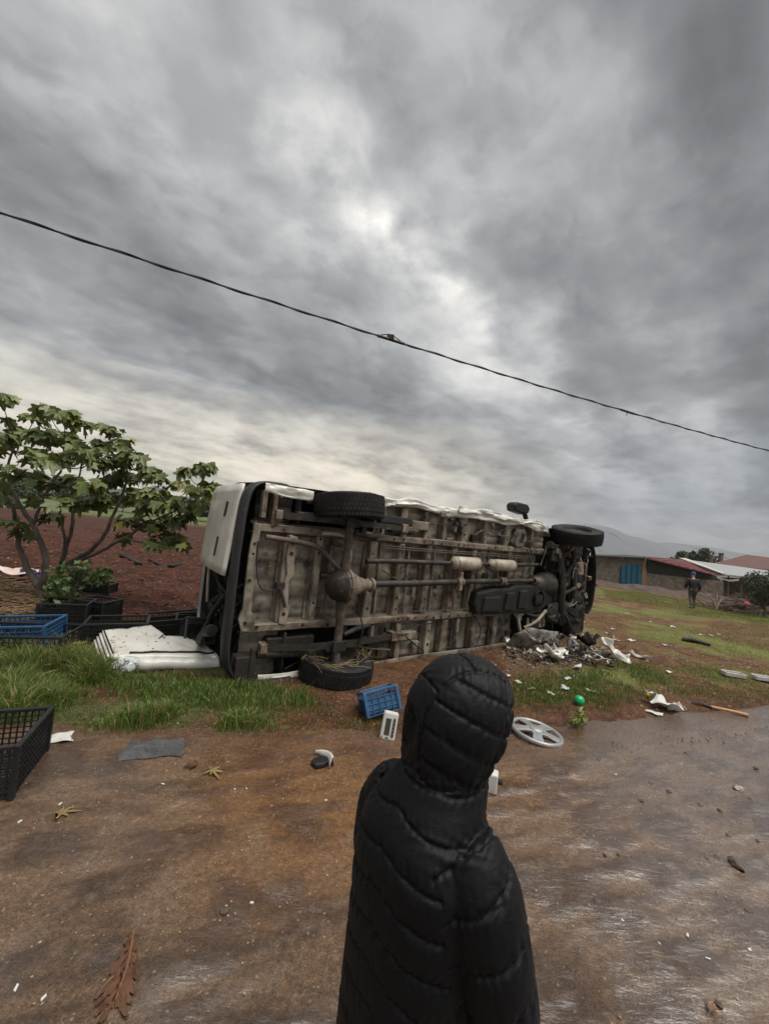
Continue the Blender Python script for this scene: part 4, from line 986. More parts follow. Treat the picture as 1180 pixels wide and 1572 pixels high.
fig_tree('fig_tree', (88, 928), 6.1, [
    [(88, 930, 6.0, .07), (91, 895, 6.0, .062), (94, 866, 6.0, .058)],
    [(94, 868, 6.0, .045), (104, 835, 6.05, .036), (112, 800, 6.1, .03), (108, 770, 6.1, .022), (125, 720, 6.1, .014)],
    [(94, 868, 6.0, .036), (100, 830, 5.95, .028), (92, 790, 5.9, .02), (96, 760, 5.9, .014)],
    [(94, 870, 6.0, .045), (135, 848, 6.0, .038), (160, 820, 6.0, .033), (178, 780, 6.0, .026), (196, 735, 6.0, .02), (185, 690, 6.0, .012)],
    [(94, 872, 6.0, .04), (145, 850, 6.0, .032), (190, 826, 6.05, .027), (235, 800, 6.1, .021), (280, 778, 6.1, .016), (305, 745, 6.1, .011), (318, 722, 6.1, .008)]],
    [(172, 660, 6.0, 10, .15), (160, 680, 6.0, 10, .17), (188, 682, 6.0, 10, .16), (150, 705, 6.0, 10, .17), (180, 710, 6.0, 12, .17), (208, 702, 6.0, 10, .16), (170, 735, 6.0, 11, .17), (200, 732, 6.0, 12, .17), (228, 722, 6.1, 10, .16), (243, 732, 6.1, 8, .13),
     (215, 755, 6.0, 12, .17), (240, 752, 6.1, 11, .16), (188, 765, 6.0, 9, .16), (225, 780, 6.0, 11, .17), (255, 772, 6.1, 11, .16), (200, 800, 5.95, 9, .15), (236, 805, 6.0, 11, .17), (268, 798, 6.1, 10, .15), (195, 822, 5.95, 5, .12), (262, 825, 6.05, 10, .15), (240, 830, 6.0, 7, .13), (276, 835, 6.1, 6, .12),
     (316, 716, 6.1, 9, .11), (288, 722, 6.15, 7, .11), (276, 742, 6.1, 8, .12), (300, 750, 6.1, 8, .12), (325, 746, 6.1, 7, .10), (330, 758, 6.1, 5, .09), (305, 775, 6.1, 9, .13), (285, 790, 6.1, 9, .14), (150, 770, 6.0, 8, .14), (140, 690, 6.0, 8, .16)],
    'low spreading fig tree reaching its leafy branches towards the van', seed=9)

# ================================================================== LITTER
def scrap_sheet(w, h, seed, amp, nu=9, nv=7, curl=0.0, ragged=.25):
    b = MB(); r = random.Random(seed)
    def fn(a, e):
        x = (a-.5)*w; y = (e-.5)*h
        x *= 1+ragged*(vnoise(e*3, seed, seed)-.5)*2; y *= 1+ragged*(vnoise(a*3, seed+5, seed)-.5)*2
        z = amp*(fbm(a*3+seed, e*3, seed, 3)-.35)*2 + curl*((a-.5)**2*4)
        return (x, y, z)
    b.grid(nu, nv, fn); return b
def put(name, b, loc, mt, label, cat, group=None, rot=(0, 0, 0), solid=.004, smooth='all', bevel=0, sub=0):
    o = b.build(name, mt, None, smooth=smooth, solid=solid, bevel=bevel, sub=sub); o.location = loc; o.rotation_euler = rot; return tag(o, label, cat, group)
greycloth = mat('wet_grey_cloth', (.085, .085, .088), (.05, .049, .05), 9, .8, bump=.012, bscale=90)
ragb = MB()
def rag_fn(a, e):
    w_ = fbm(a*3, e*3, 4, 3)-.5; f_ = abs(math.sin((a*1.5+e*2.4+w_*1.6)*PI))
    ed_ = min(1, 5*min(a, 1-a, e, 1-e))
    return ((a-.5)*.38*(1+.25*(vnoise(e*4, 2, 9)-.5)) + .03*w_, (e-.5)*.24*(1+.5*(vnoise(a*4, 5, 9)-.5)) + .03*(fbm(a*5, 1, 3)-.5), .006 + ed_*(.030*f_ + .020*w_ + .008))
ragb.grid(44, 30, rag_fn)
put('rag', ragb, on(236, 1152, .0), greycloth, 'crumpled wet grey rag lying on the brown mud below the tall grass', 'rag', rot=(0, 0, rad(18)))
whitepl = mat('white_plastic', (.54, .535, .50), (.44, .43, .395), 10, .45, c3=(.25, .20, .15), s3=16, f3=(.62, .76))
put('paper_sheet', scrap_sheet(.15, .12, 8, .012), on(92, 1136, .015), whitepl, 'white sheet of paper on the mud beside the black lattice crate', 'paper', rot=(0, 0, .5))
put('white_sack', scrap_sheet(.30, .26, 15, .10, 18, 14, curl=.03, ragged=.4), on(1020, 1089, .04), whitepl, 'crumpled white sack with folds lying where grass meets the wet road', 'sack', rot=(0, rad(8), rad(-30)), sub=1)
put('white_scrap', scrap_sheet(.14, .08, 19, .02), on(1003, 1096, .01), whitepl, 'flat white plastic scrap beside the crumpled sack', 'scrap', rot=(0, 0, -.5))
# lemon, ball
b = MB(); b.lathe([(.001, -.042), (.008, -.038), (.022, -.028), (.031, 0), (.022, .028), (.008, .038), (.001, .044)], 14, 'X')
put('lemon', b, on(997, 1074, .05), mat('lemon_skin', (.62, .50, .03), (.55, .42, .02), 10, .45), 'yellow lemon lying at the edge of the white sack', 'lemon', solid=0)
b = MB(); b.lathe([(.0005+.054*math.sin(a), -.054*math.cos(a)) for a in np.linspace(0, PI, 13)], 22)
ball = thing('ball', on(888, 1083, .052), 'small shiny green plastic ball on the soil by the grass', 'ball'); b.build('shell', mat('green_plastic', (.01, .30, .10), (.01, .36, .13), 6, .25), ball, smooth='all')
b = MB(); b.lathe([(.0542, -.002), (.0548, 0), (.0542, .002)], 24, 'X'); b.build('seam', mat('green_seam', (.01, .24, .08), None, rough=.3), ball)
# wheel cover
hc = thing('wheel_cover', on(822, 1128, .01), 'silver five spoke wheel cover lying flat on the mud', 'wheel cover', rot=(rad(2), rad(5), .3))
b = MB(); b.lathe([(.225, .0), (.232, .012), (.228, .03), (.215, .036), (.198, .030), (.192, .012), (.2, .0)], 44, close=True); b.build('rim', M['hubcap'], hc, smooth='all')
for k in range(5):
    a = 2*PI*k/5+.35; b = MB(); ca_, sa_ = math.cos(a), math.sin(a)
    pts = [(.03, -.055), (.10, -.038), (.20, -.050), (.212, -.03), (.212, .03), (.20, .050), (.10, .038), (.03, .055)]
    V = []
    for zt in (0, 1):
        for (x, y) in pts: V.append((x*ca_-y*sa_, x*sa_+y*ca_, (.030+.018*(1-x/.21) if zt else .016)))
    n = len(pts); b.add(V, [tuple(range(n)), tuple(range(2*n-1, n-1, -1))]+[(i, (i+1) % n, n+(i+1) % n, n+i) for i in range(n)])
    b.build('spoke', M['hubcap'], hc, bevel=.006)
b = MB(); b.lathe([(.065, .02), (.062, .048), (.05, .056), (.0005, .058)], 24); b.build('hub_cap', M['hubcap'], hc, smooth=True)
# small white control unit with a display
cu = thing('control_unit', on(593, 1139, .0), 'white control unit with dark display and button strip standing by the blue crate', 'control unit', rot=(rad(-14), rad(5), rad(-4)))
b = MB(); b.box((0, .03, .115), (.125, .06, .215)); b.build('casing', whitepl, cu, bevel=.016)
b = MB(); b.box((-.012, -.0005, .11), (.044, .006, .125)); b.build('display', mat('lcd', (.045, .05, .03), None, rough=.25), cu, bevel=.002)
b = MB(); b.box((.036, -.0005, .11), (.024, .006, .145)); st = b.build('button_strip', mat('grey_plastic', (.13, .135, .14), None, rough=.5), cu, bevel=.002)
b = MB()
for k in range(5): b.box((.036, -.006, .055+k*.027), (.014, .006, .014))
b.build('button', M['bumper'], st, bevel=.002)
b = MB(); b.box((-.005, -.001, .030), (.022, .005, .007)); b.box((-.045, -.001, .030), (.007, .005, .016)); b.build('printed_mark', M['bumper'], cu)
# shell of a broken mirror
bm_ = thing('broken_mirror', on(492, 1172), 'broken mirror shell with white back and black face on the mud', 'mirror', rz=rad(-35))
b = MB(); b.grid(12, 7, lambda a, e: ((a-.5)*.19, .035+.05*math.sin(PI*a)*(1-.5*e)-.06*e*(a-.2), .012+.07*math.sin(PI*e)*(.35+.65*a))); b.build('housing', whitepl, bm_, smooth='all', solid=.006)
b = MB(); b.prism([(-.03, -.075), (.03, -.085), (.06, -.04), (.065, .03), (.03, .05), (-.02, .03), (-.035, -.03)], .005, .04, 'Z'); b.build('backing', M['blackplastic'], bm_, bevel=.01)
# white box with a black cap partly behind the hooded person
wb = thing('white_canister', on(752, 1214), 'white plastic canister with black cap beside the hooded person', 'canister', rz=rad(-20))
b = MB(); b.box((-.02, 0, .065), (.13, .08, .13)); b.build('container', whitepl, wb, bevel=.012)
b = MB(); b.lathe([(.016, .0), (.018, .004), (.018, .026), (.014, .03), (.001, .03)], 12, 'X', (.045, 0, .075)); b.build('cap', M['blackplastic'], wb, smooth=True)
# digging tool
p0, p1, p2 = on(1062, 1081, .02), on(1090, 1088, .02), on(1147, 1101, .02)
tl = thing('digging_tool', p0, 'digging tool with an orange wooden handle lying along the road edge', 'tool')
b = MB(); b.tube([p1-p0, (p1+p2)/2-p0+Vector((0, 0, .004)), p2-p0], [.017, .019, .021], 10); b.build('handle', M['wood'], tl, smooth=True)
b = MB(); P = catmull([(0, 0, 0), tuple((p1-p0)*.5+Vector((0, .01, .012))), tuple((p1-p0)*1.06)], 5); b.tube(P, [.010, .014, .016, .018, .02, .022, .022, .022, .023, .023, .024][:len(P)], 8, squash=.6); b.build('blade', M['greasy'], tl, smooth=True)
# foam trays on the far grass
for i, (px, py, s, lb) in enumerate(((1125, 1040, .24, 'white foam tray with red smear lying on the yellow grass'), (1171, 1046, .22, 'plain white foam tray lying on grass close to the road'))):
    o = thing('foam_tray', on(px, py, .02), lb, 'tray', rz=rad(-12))
    b = MB(); L, Wd = s*1.1, s*.55; b.box((0, 0, .008), (L, Wd, .012))
    for sx in (-1, 1): b.box((sx*L/2, 0, .03), (.014, Wd+.014, .055))
    for sy in (-1, 1): b.box((0, sy*Wd/2, .03), (L-.014, .014, .055))
    b.build('shell', whitepl, o, bevel=.006)
    if i == 0: b = MB(); b.prism([(-.08, -.03), (.02, -.05), (.09, -.02), (.07, .03), (-.02, .02), (-.07, .04)], .016, .024, 'Z'); b.build('red_stain', mat('red_pulp', (.42, .09, .06), (.55, .2, .15), 20, .5), o)
# fallen leaves
def ground_leaf(px, py, size, yaw, mt, label, veins=True, dz=.02, group=None):
    p = on(px, py, dz); me = leaf_mesh('leaf_blade', int(px), mt, 3); o = thing('fallen_leaf', p, label, 'leaf', group, rz=yaw); o.scale = (size/.19,)*3
    l = bpy.data.objects.new('blade', me); col.objects.link(l); l.parent = o; l.scale = (1, 1, .35)
    q = l.modifiers.new('s', 'SOLIDIFY'); q.thickness = .002
    if veins:
        b = MB()
        for a in (-1.9, -1.15, -.5, 0, .5, 1.15, 1.9): b.tube([(.0, 0, .004), (.045*math.cos(a)+.02, .045*math.sin(a), .006), (.05+.085*math.cos(a), .09*math.sin(a), -.001)], [.0016, .0013, .0007], 5)
        b.tube([(-.10, .006, .002), (-.05, .002, .004), (.01, 0, .005)], .002, 5); b.build('vein', M['strawleaf'] if mt is not M['leafb'] else mat('leaf_vein', (.20, .11, .05), None, rough=.6), o)
    return o
fr_ = thing('dead_frond', on(188, 1505, .006), 'dry brown skeleton leaf flattened on the wet road', 'leaf', rz=0)
rf_ = random.Random(12); tip = Vector(on(205, 1432, .012))-fr_.location; foot = Vector(on(172, 1552, .008))-fr_.location
b = MB(); b.tube(catmull([tuple(foot), tuple((foot+tip)/2+Vector((.012, 0, .006))), tuple(tip)], 5), list(np.linspace(.0022, .004, 11)), 6); b.build('midrib', mat('frond_rib', (.16, .085, .035), None, rough=.6), fr_)
for k in range(13):
    f = .05+.85*k/12; p = foot.lerp(tip, f); dirn = (foot-tip).normalized(); sd2 = Vector((-dirn.y, dirn.x, 0))*(1 if k % 2 else -1); ln = .10*math.sin(PI*min(1, f*.75+.22))*rf_.uniform(.7, 1.2)
    e_ = p + (dirn*.75+sd2*.6)*ln; b = MB(); Q = catmull([tuple(p), tuple((p+e_)/2+sd2*.008+Vector((0, 0, .004))), tuple(e_)], 5); b.tube(Q, list(np.linspace(.0016, .0007, 11)), 5); b.build('side_vein', M['strawleaf'] if k % 3 == 0 else M['leafb'], fr_)
    V = []; n_ = 8
    for i in range(n_):
        g = i/(n_-1); c0_ = p.lerp(e_, g); w_ = .030*math.sin(PI*(.15+.85*g))*rf_.uniform(.4, 1.3); V += [c0_+Vector((-sd2.y, sd2.x, 0))*w_*.9+Vector((0, 0, rf_.uniform(0, .006))), c0_-Vector((-sd2.y, sd2.x, 0))*w_*.9+Vector((0, 0, rf_.uniform(0, .006)))]
    b = MB(); b.add(V, [(2*i, 2*i+1, 2*i+3, 2*i+2) for i in range(n_-1)]); b.build('shred', M['leafb'], fr_, solid=.0015)
ground_leaf(322, 1184, .12, rad(-40), M['strawleaf'], 'yellow veined dead leaf on the orange mud below the grey rag')
ground_leaf(302, 1180, .10, rad(160), M['leafb'], 'small curled dark brown leaf touching the yellow veined leaf', False)
ground_leaf(84, 1254, .11, rad(25), M['strawleaf'], 'dry straw coloured leaf on the mud before the black lattice crate')
ground_leaf(110, 1003, .17, rad(70), M['leafy'], 'bright yellow fig leaf lying in the grass between crates', True, .10)
ground_leaf(148, 985, .18, rad(10), M['strawleaf'], 'pale dead leaf beside the corner of the torn door', True, .06)
ground_leaf(1090, 1556, .06, rad(40), mat('orange_leaf', (.22, .09, .05), (.16, .065, .035), 12, .5), 'small orange leaf pressed into the wet road', True, .010)
# clods and stones on the road
def stone(px, py, s, label, mt, group=None, seed=0, flat=.6):
    bm = bmesh.new(); bmesh.ops.create_icosphere(bm, subdivisions=2, radius=s)
    for v_ in bm.verts:
        n_ = mnoise.noise(v_.co/s*1.4+Vector((seed*3.1, seed, 0))) + .6*mnoise.noise(v_.co/s*3.7+Vector((seed, seed*2.3, 1))); v_.co *= 1+.6*n_; v_.co.z *= flat; v_.co.x *= 1.25
    me = bpy.data.meshes.new('stone'); bm.to_mesh(me); bm.free()
    o = link('stone', me, mt); o.location = on(px, py, s*flat*.45); o.rotation_euler = (0, 0, seed*1.7); return tag(o, label, 'stone', group)
clod = mat('wet_clod', (.050, .036, .026), (.085, .060, .042), 30, .6, bump=.006, bscale=60)
rock = mat('pale_rock', (.30, .27, .23), (.17, .14, .11), 20, .6, bump=.006, bscale=50)
stone(1133, 1212, .030, 'pale wet stone on the glistening road', rock, seed=2)
stone(1129, 1329, .034, 'large dark clod with a stalk on the road', clod, seed=3)
CL = [(997, 1203), (1074, 1237), (1105, 1245), (1026, 1216), (1150, 1227), (1158, 1261), (1118, 1284), (1162, 1291), (1084, 1320), (1100, 1317), (928, 1313), (949, 1312), (918, 1167), (940, 1140), (1148, 1399), (1104, 1544), (917, 1384), (998, 1450), (1020, 1120), (1053, 1157), (970, 1110), (1110, 1140), (787, 1342), (150, 1230), (345, 1400), (60, 1500), (1160, 1180), (985, 1230)]
for i, (px, py) in enumerate(CL):
    stone(px, py, R_.uniform(.007, .016), 'small dark clod of soil on the wet road', clod, 'clods on the road', seed=i+10, flat=.5)
# white flecks
WF = [(360, 1213), (378, 1212), (232, 1107), (273, 1112), (92, 1236), (30, 1263), (843-457, 1388), (560, 1142), (1012, 1451), (955, 1415), (1055, 1438), (1087, 1474), (945, 1190), (250, 1205), (500, 1230), (24, 1520), (66, 1535), (1150, 1460)]
for i, (px, py) in enumerate(WF):
    b = MB(); b.prism([(-.014, -.005), (.010, -.007), (.015, .003), (-.006, .007)], 0, .005, 'Z'); put('white_fleck', b, on(px, py, .003), whitepl, 'tiny white chip lying on the mud', 'chip', 'white chips on the mud', (0, 0, R_.uniform(0, 3)), 0, False).scale = (R_.uniform(.4, .95), R_.uniform(.4, .95), .8)
# scraps over the field on the far side
for i, (px, py, s) in enumerate(((940, 967, .10), (930, 972, .07), (1033, 964, .14), (962, 942, .10), (998, 955, .07), (946, 985, .09), (968, 985, .16), (1075, 975, .10), (1103, 975, .09), (1090, 976, .10), (1020, 992, .07), (988, 1012, .12), (905, 1063, .10), (870, 1045, .11), (866, 1060, .13), (845, 1068, .08), (1028, 1035, .09), (815, 1060, .08), (795, 1050, .08), (780, 1040, .07))):
    put('plastic_scrap', scrap_sheet(s, s*.6, i+30, s*.22, 6, 5), on(px, py, .02), whitepl, 'small pale scrap lying on the field around the van nose', 'scrap', 'pale scraps on the field', (0, 0, R_.uniform(0, 3)))
b = scrap_sheet(.34, .10, 61, .05, 12, 6, curl=.05); put('trim_strip', b, on(985, 1012, .03), M['scrap'], 'long bent grey trim strip lying on the field beyond the scrap heap', 'trim', rot=(0, 0, rad(-28)))
b = MB(); b.tube(catmull([(-.25, 0, .03), (-.1, .02, .06), (.1, 0, .04), (.25, -.03, .02)], 4), [.03, .045, .05, .05, .055, .05, .05, .045, .04, .04, .04, .03, .025], 8); put('dark_log', b, on(1068, 987, .0), M['greasy'], 'dark burnt looking log on the field towards the walking person', 'log', solid=0, rot=(0, 0, rad(-25)))
# scrap heap under the van nose
def heap():
    n = 0
    for i in range(120):
        px, py = R_.uniform(775, 940), R_.uniform(985, 1030)
        if py > 1000 + (px-778)*.15 + 12: continue
        s = R_.uniform(.03, .13); p = on(px, py, R_.uniform(.02, .14))
        put('torn_metal', scrap_sheet(s*1.5, s*.8, 100+i, s*.30, 8, 6, curl=R_.uniform(0, .05), ragged=.45), p, M[('scrap', 'white', 'greasy')[(0, 0, 0, 1, 2, 2, 0)[i % 7]]], ('torn piece of grey sheet metal in the scrap heap under the van nose', 'torn white painted shard in the scrap heap under the van nose', 'dark oily shard in the scrap heap under the van nose')[(0, 0, 0, 1, 2, 2, 0)[i % 7]], 'scrap metal', ('grey shards in the scrap heap', 'white shards in the scrap heap', 'dark shards in the scrap heap')[(0, 0, 0, 1, 2, 2, 0)[i % 7]], (R_.uniform(-.7, .7), R_.uniform(-.7, .7), R_.uniform(0, 3)), .004, 'all'); n += 1
    b = MB()
    for i in range(1600):
        px, py = R_.gauss(855, 48), R_.gauss(1008, 12); p = on(px, py, R_.uniform(.0, .04)); s = R_.uniform(.008, .032)
        V = [p+Vector((R_.uniform(-s, s), R_.uniform(-s, s), R_.uniform(-.4*s, s*.6))) for _ in range(4)]; b.add(V, [(0, 1, 2), (0, 2, 3), (0, 3, 1), (1, 3, 2)])
    o = b.build('metal_fragments', M['scrap']); tag(o, 'scatter of small torn metal fragments round the scrap heap', 'fragments', kind='stuff')
heap()
def big_scrap(px, py, dz, w, h, seed, rot, label, mt=M['scrap'], amp=.10, curl=.1):
    return put('metal_panel', scrap_sheet(w, h, seed, amp, 14, 10, curl, .3), on(px, py, dz), mt, label, 'scrap metal', None, rot, .006)
big_scrap(942, 1012, .10, .42, .20, 201, (rad(25), rad(38), rad(-50)), 'long pale torn wing panel leaning at the end of the scrap heap', M['white'])
big_scrap(905, 1000, .10, .36, .30, 203, (rad(-35), rad(12), rad(20)), 'dark crumpled panel curled over the middle of the scrap heap', M['greasy'], .16)
big_scrap(815, 1003, .12, .55, .28, 205, (rad(-48), rad(4), rad(30)), 'broad curved grey wing sheet standing under the torn wheel arch', M['scrap'], .07, .12)
big_scrap(870, 1008, .06, .40, .2, 207, (rad(-20), rad(-15), rad(10)), 'flat dented grey panel at the foot of the scrap heap', M['scrap'])
big_scrap(845, 1015, .05, .30, .22, 209, (rad(15), rad(10), rad(60)), 'small buckled pale panel before the curved wing sheet', M['white'])
# hose and bags out on the ploughed field
for i, (pts, lb) in enumerate((([(184, 858), (200, 862), (215, 864)], 'short black hose end on the red ploughed field'), ([(228, 866), (250, 869), (262, 871), (276, 868)], 'longer black hose lying on the red ploughed field'))):
    Q = [on(px, py, .05) for px, py in pts]; b = MB(); b.tube(catmull([tuple(q-Q[0]) for q in Q], 6), .05, 8); o = b.build('hose', M['blackplastic'], smooth='all'); o.location = Q[0]; tag(o, lb, 'hose')
put('feed_sack', scrap_sheet(1.0, .5, 71, .18, 16, 10, curl=-.1), on(18, 892, .16), mat('pink_white_sack', (.62, .58, .54), (.55, .35, .28), 5, .7), 'white and pink woven sack on the straw behind the fig tree', 'sack', rot=(rad(-15), 0, rad(10)))
put('blue_bag', scrap_sheet(.34, .30, 73, .14, 12, 10, curl=-.08), on(52, 893, .14), mat('blue_bag', (.07, .09, .26), (.05, .06, .18), 8, .5), 'blue plastic bag caught behind the forked fig trunk', 'bag', rot=(rad(-35), 0, 0))
# overhead cable
A_, B_ = Vector((-6.47, 5.82, 6.0)), Vector((13.65, 13.78, 6.0))
dxy = Vector((20.12, 7.96, 0)); 
def cpt(s):  # s=0 at left frame edge, 1 at right edge
    p = A_ + (B_-A_)*s; mid_ = Vector((-.41, 8.47, 6.0)); f = 4*s*(1-s)
    return p + Vector((0, 0, -.10*f + .45*(max(0, s-1)+max(0, -s))**2)) + Vector((0, .12*f*.9, 0))
cb = thing('overhead_cable', cpt(-.62), 'twisted black overhead cable with a clamp strung across the grey sky', 'cable'); o0 = cpt(-.62)
S = np.linspace(-.62, 1.75, 900)
b = MB(); b.tube([cpt(s)-o0 for s in S], .019, 6); b.build('carrier_strand', M['cable'], cb, smooth=True)
b = MB(); b.tube([cpt(s)-o0+Vector((-.008*math.cos(s*110), .018*math.cos(s*110), .018*math.sin(s*110))) for s in S], .014, 6); b.build('twisted_strand', M['cable'], cb, smooth=True)
s0 = .308; c0 = cpt(s0)-o0; T_ = (cpt(s0+.01)-cpt(s0-.01)).normalized()
b = MB(); b.box(c0+Vector((0, 0, .05)), (.16, .09, .10)); b.tube(catmull([c0-T_*.30, c0-T_*.12+Vector((0, 0, .08)), c0+T_*.05+Vector((0, 0, .10)), c0+T_*.34], 5), .012, 6); b.tube([c0-T_*.3, c0+T_*.34], .034, 8); b.build('clamp', M['cable'], cb, smooth=True)
s0 = .66; c0 = cpt(s0)-o0; b = MB(); b.tube([c0-T_*.25, c0+T_*.3], .034, 8); b.tube([c0, c0+Vector((0, 0, -.12))], .012, 6); b.build('clamp', M['cable'], cb, smooth=True)
for s in (-.62, 1.75):
    p = cpt(s); zg = gz(p.x, p.y); o = thing('utility_pole', (p.x, p.y, zg), 'grey wooden utility pole carrying the overhead cable', 'pole', 'utility poles')
    b = MB(); b.tube([(0, 0, -.3), (0, 0, 3), (0, 0, p.z-zg+.4)], [.14, .12, .09], 12); b.build('post', M['greywood'], o, smooth=True); b = MB(); b.box((0, 0, p.z-zg), (.09, .25, .09)); b.build('bracket', M['greasy'], o, bevel=.01)
# ================================================================== FAR BUILDINGS
stonem = mat('rubble_stone', (.17, .145, .12), (.09, .075, .062), 1.4, .9, c3=(.22, .165, .13), s3=3, f3=(.5, .62), bump=.03, bscale=5)
darkgreen = mat('dark_green_sheet', (.018, .028, .024), (.03, .038, .032), 3, .7)
bluegate = mat('blue_gate_paint', (.012, .085, .15), (.018, .115, .19), 3, .6, c3=(.03, .055, .07), s3=5, f3=(.55, .68))
redroof = mat('red_sheet_roof', (.16, .035, .040), (.11, .025, .03), 2.5, .6)
greyroof = mat('grey_fibre_roof', (.27, .28, .28), (.21, .22, .215), 3, .75)
tileroof = mat('red_tile_roof', (.11, .042, .034), (.07, .03, .026), 1.5, .8, bump=.04, bscale=6)
plaster = mat('pale_plaster', (.45, .42, .37), (.36, .33, .29), 2, .9)
DB = 32.0
def quadslab(pts, th=.12):
    """slab from 4 corner points, thickened downwards"""
    P = [Vector(p) for p in pts]; b = MB(); d = Vector((0, 0, -th)); b.add(P+[p+d for p in P], [(0, 1, 2, 3), (7, 6, 5, 4), (0, 4, 5, 1), (1, 5, 6, 2), (2, 6, 7, 3), (3, 7, 4, 0)]); return b
barn0 = Vector(at(955, 905, DB)); barn = thing('barn', barn0, 'low stone barn with a blue gate and a red sheet roof', 'barn')
def PB(px, py, d=DB): return Vector(at(px, py, d))-barn0
def wallpoly(pxs, d, th, name, mt, parent, P=PB):
    F_ = [P(x, y, d) for x, y in pxs]; K_ = [p+Vector((0, th, 0)) for p in F_]; n = len(F_); b = MB()
    b.add(F_+K_, [tuple(range(n)), tuple(range(2*n-1, n-1, -1))]+[(i, (i+1) % n, n+(i+1) % n, n+i) for i in range(n)]); return b.build(name, mt, parent)
wallpoly([(890, 915), (890, 852), (990, 857), (993, 880), (1110, 893), (1110, 918), (990, 914)], DB, .35, 'wall', stonem, barn)
g_ = wallpoly([(951, 903), (954, 868), (983, 865), (986, 902)], DB-.06, .05, 'gate', bluegate, barn)
for k in range(4):
    x0 = 953+k*8.2; wallpoly([(x0, 902), (x0+.6, 867.5-k*.7), (x0+1.6, 867.4-k*.7), (x0+1.2, 902)], DB-.11, .05, 'gate_bar', bluegate, g_)
wallpoly([(984, 903), (986, 860), (991, 861), (990, 903)], DB-.04, .06, 'door_jamb', mat('ochre_brick', (.30, .17, .085), (.22, .13, .08), 4, .9), barn)
wallpoly([(993, 881), (993, 858), (1092, 882), (1110, 893.5)], DB+.12, .15, 'upper_cladding', darkgreen, barn)
quadslab([PB(988, 855, DB-.4), PB(1093, 881, DB-.4), PB(1112, 882.5, 39), PB(1043, 858.4, 41)], .10).build('roof', redroof, barn)
quadslab([PB(880, 851, DB-.3), PB(990, 856, DB-.3), PB(1043, 858.6, 41), PB(960, 851.5, 41)], .10).build('roof', darkgreen, barn)
for k in range(9):
    f = (k+.5)/9; a = PB(988+105*f, 855+26*f, DB-.4); e = PB(1043+69*f, 858.4+24.1*f, 41-2*f); b = MB(); b.bar(a+Vector((0, 0, .02)), e+Vector((0, 0, .02)), .06, .05); b.build('roof_rib', redroof, barn)
shed0 = Vector(at(1140, 905, 36)); shed = thing('shed', shed0, 'open shed with a wide pale grey sheet roof', 'shed')
def PS(px, py, d): return Vector(at(px, py, d))-shed0
quadslab([PS(1108, 881.5, 34), PS(1165, 887, 34), PS(1240, 884, 44), PS(1042, 857.6, 44)], .12).build('roof', greyroof, shed)
quadslab([PS(1042, 857, 43.9)+Vector((0, 0, .05)), PS(1108, 881, 33.9)+Vector((0, 0, .05)), PS(1114, 881.4, 33.9)+Vector((0, 0, .05)), PS(1053, 857.6, 43.9)+Vector((0, 0, .05))], .06).build('ridge_cap', plaster, shed)
for px in (1098, 1118, 1138, 1162):
    a = PS(px, 884, 34.4); b = MB(); b.tube([(a.x, a.y, a.z), (a.x, a.y, a.z-2.6)], .07, 8); b.build('post', M['greywood'], shed)
wallpoly([(1112, 918), (1112, 887), (1240, 892), (1240, 922)], 42, .3, 'back_wall', stonem, shed, PS)
o = wallpoly([(1096, 894), (1096, 886), (1104, 888), (1104, 895)], 33.5, .06, 'hanging_sheet', plaster, shed, PS)
wallpoly([(1106, 889), (1106, 887), (1120, 890.5), (1134, 889), (1134, 892), (1120, 893)], 33.4, .05, 'hanging_sheet', plaster, shed, PS)
house0 = Vector(at(1150, 890, 60)); house = thing('house', house0, 'house with a hipped red tiled roof rising behind the shed', 'house')
def PH(px, py, d=60): return Vector(at(px, py, d))-house0
b = MB(); e0, e1, e2, e3 = PH(1090, 866, 58), PH(1260, 882, 58), PH(1270, 878, 70), PH(1100, 864, 70); r0, r1 = PH(1146, 851.5, 64), PH(1190, 857, 64)
b.add([e0, e1, e2, e3, r0, r1], [(0, 1, 5, 4), (1, 2, 5), (2, 3, 4, 5), (3, 0, 4), (0, 3, 2, 1)]); b.build('roof', tileroof, house)
b = MB(); P_ = [e0*.96+e2*.04, e1*.96+e3*.04, e2*.96+e0*.04, e3*.96+e1*.04]; b.add([p+Vector((0, 0, -.05)) for p in P_]+[p+Vector((0, 0, -4.5)) for p in P_], [(0, 1, 5, 4), (1, 2, 6, 5), (2, 3, 7, 6), (3, 0, 4, 7)]); b.build('wall', plaster, house)
for px, py in ((1106, 853), (1091, 857)):
    a = PH(px, py+6, 62); b = MB(); b.box(a+Vector((0, 0, .1)), (.42, .42, 1.7)); b.box(a+Vector((0, 0, .98)), (.55, .55, .14)); b.build('chimney', stonem, house)

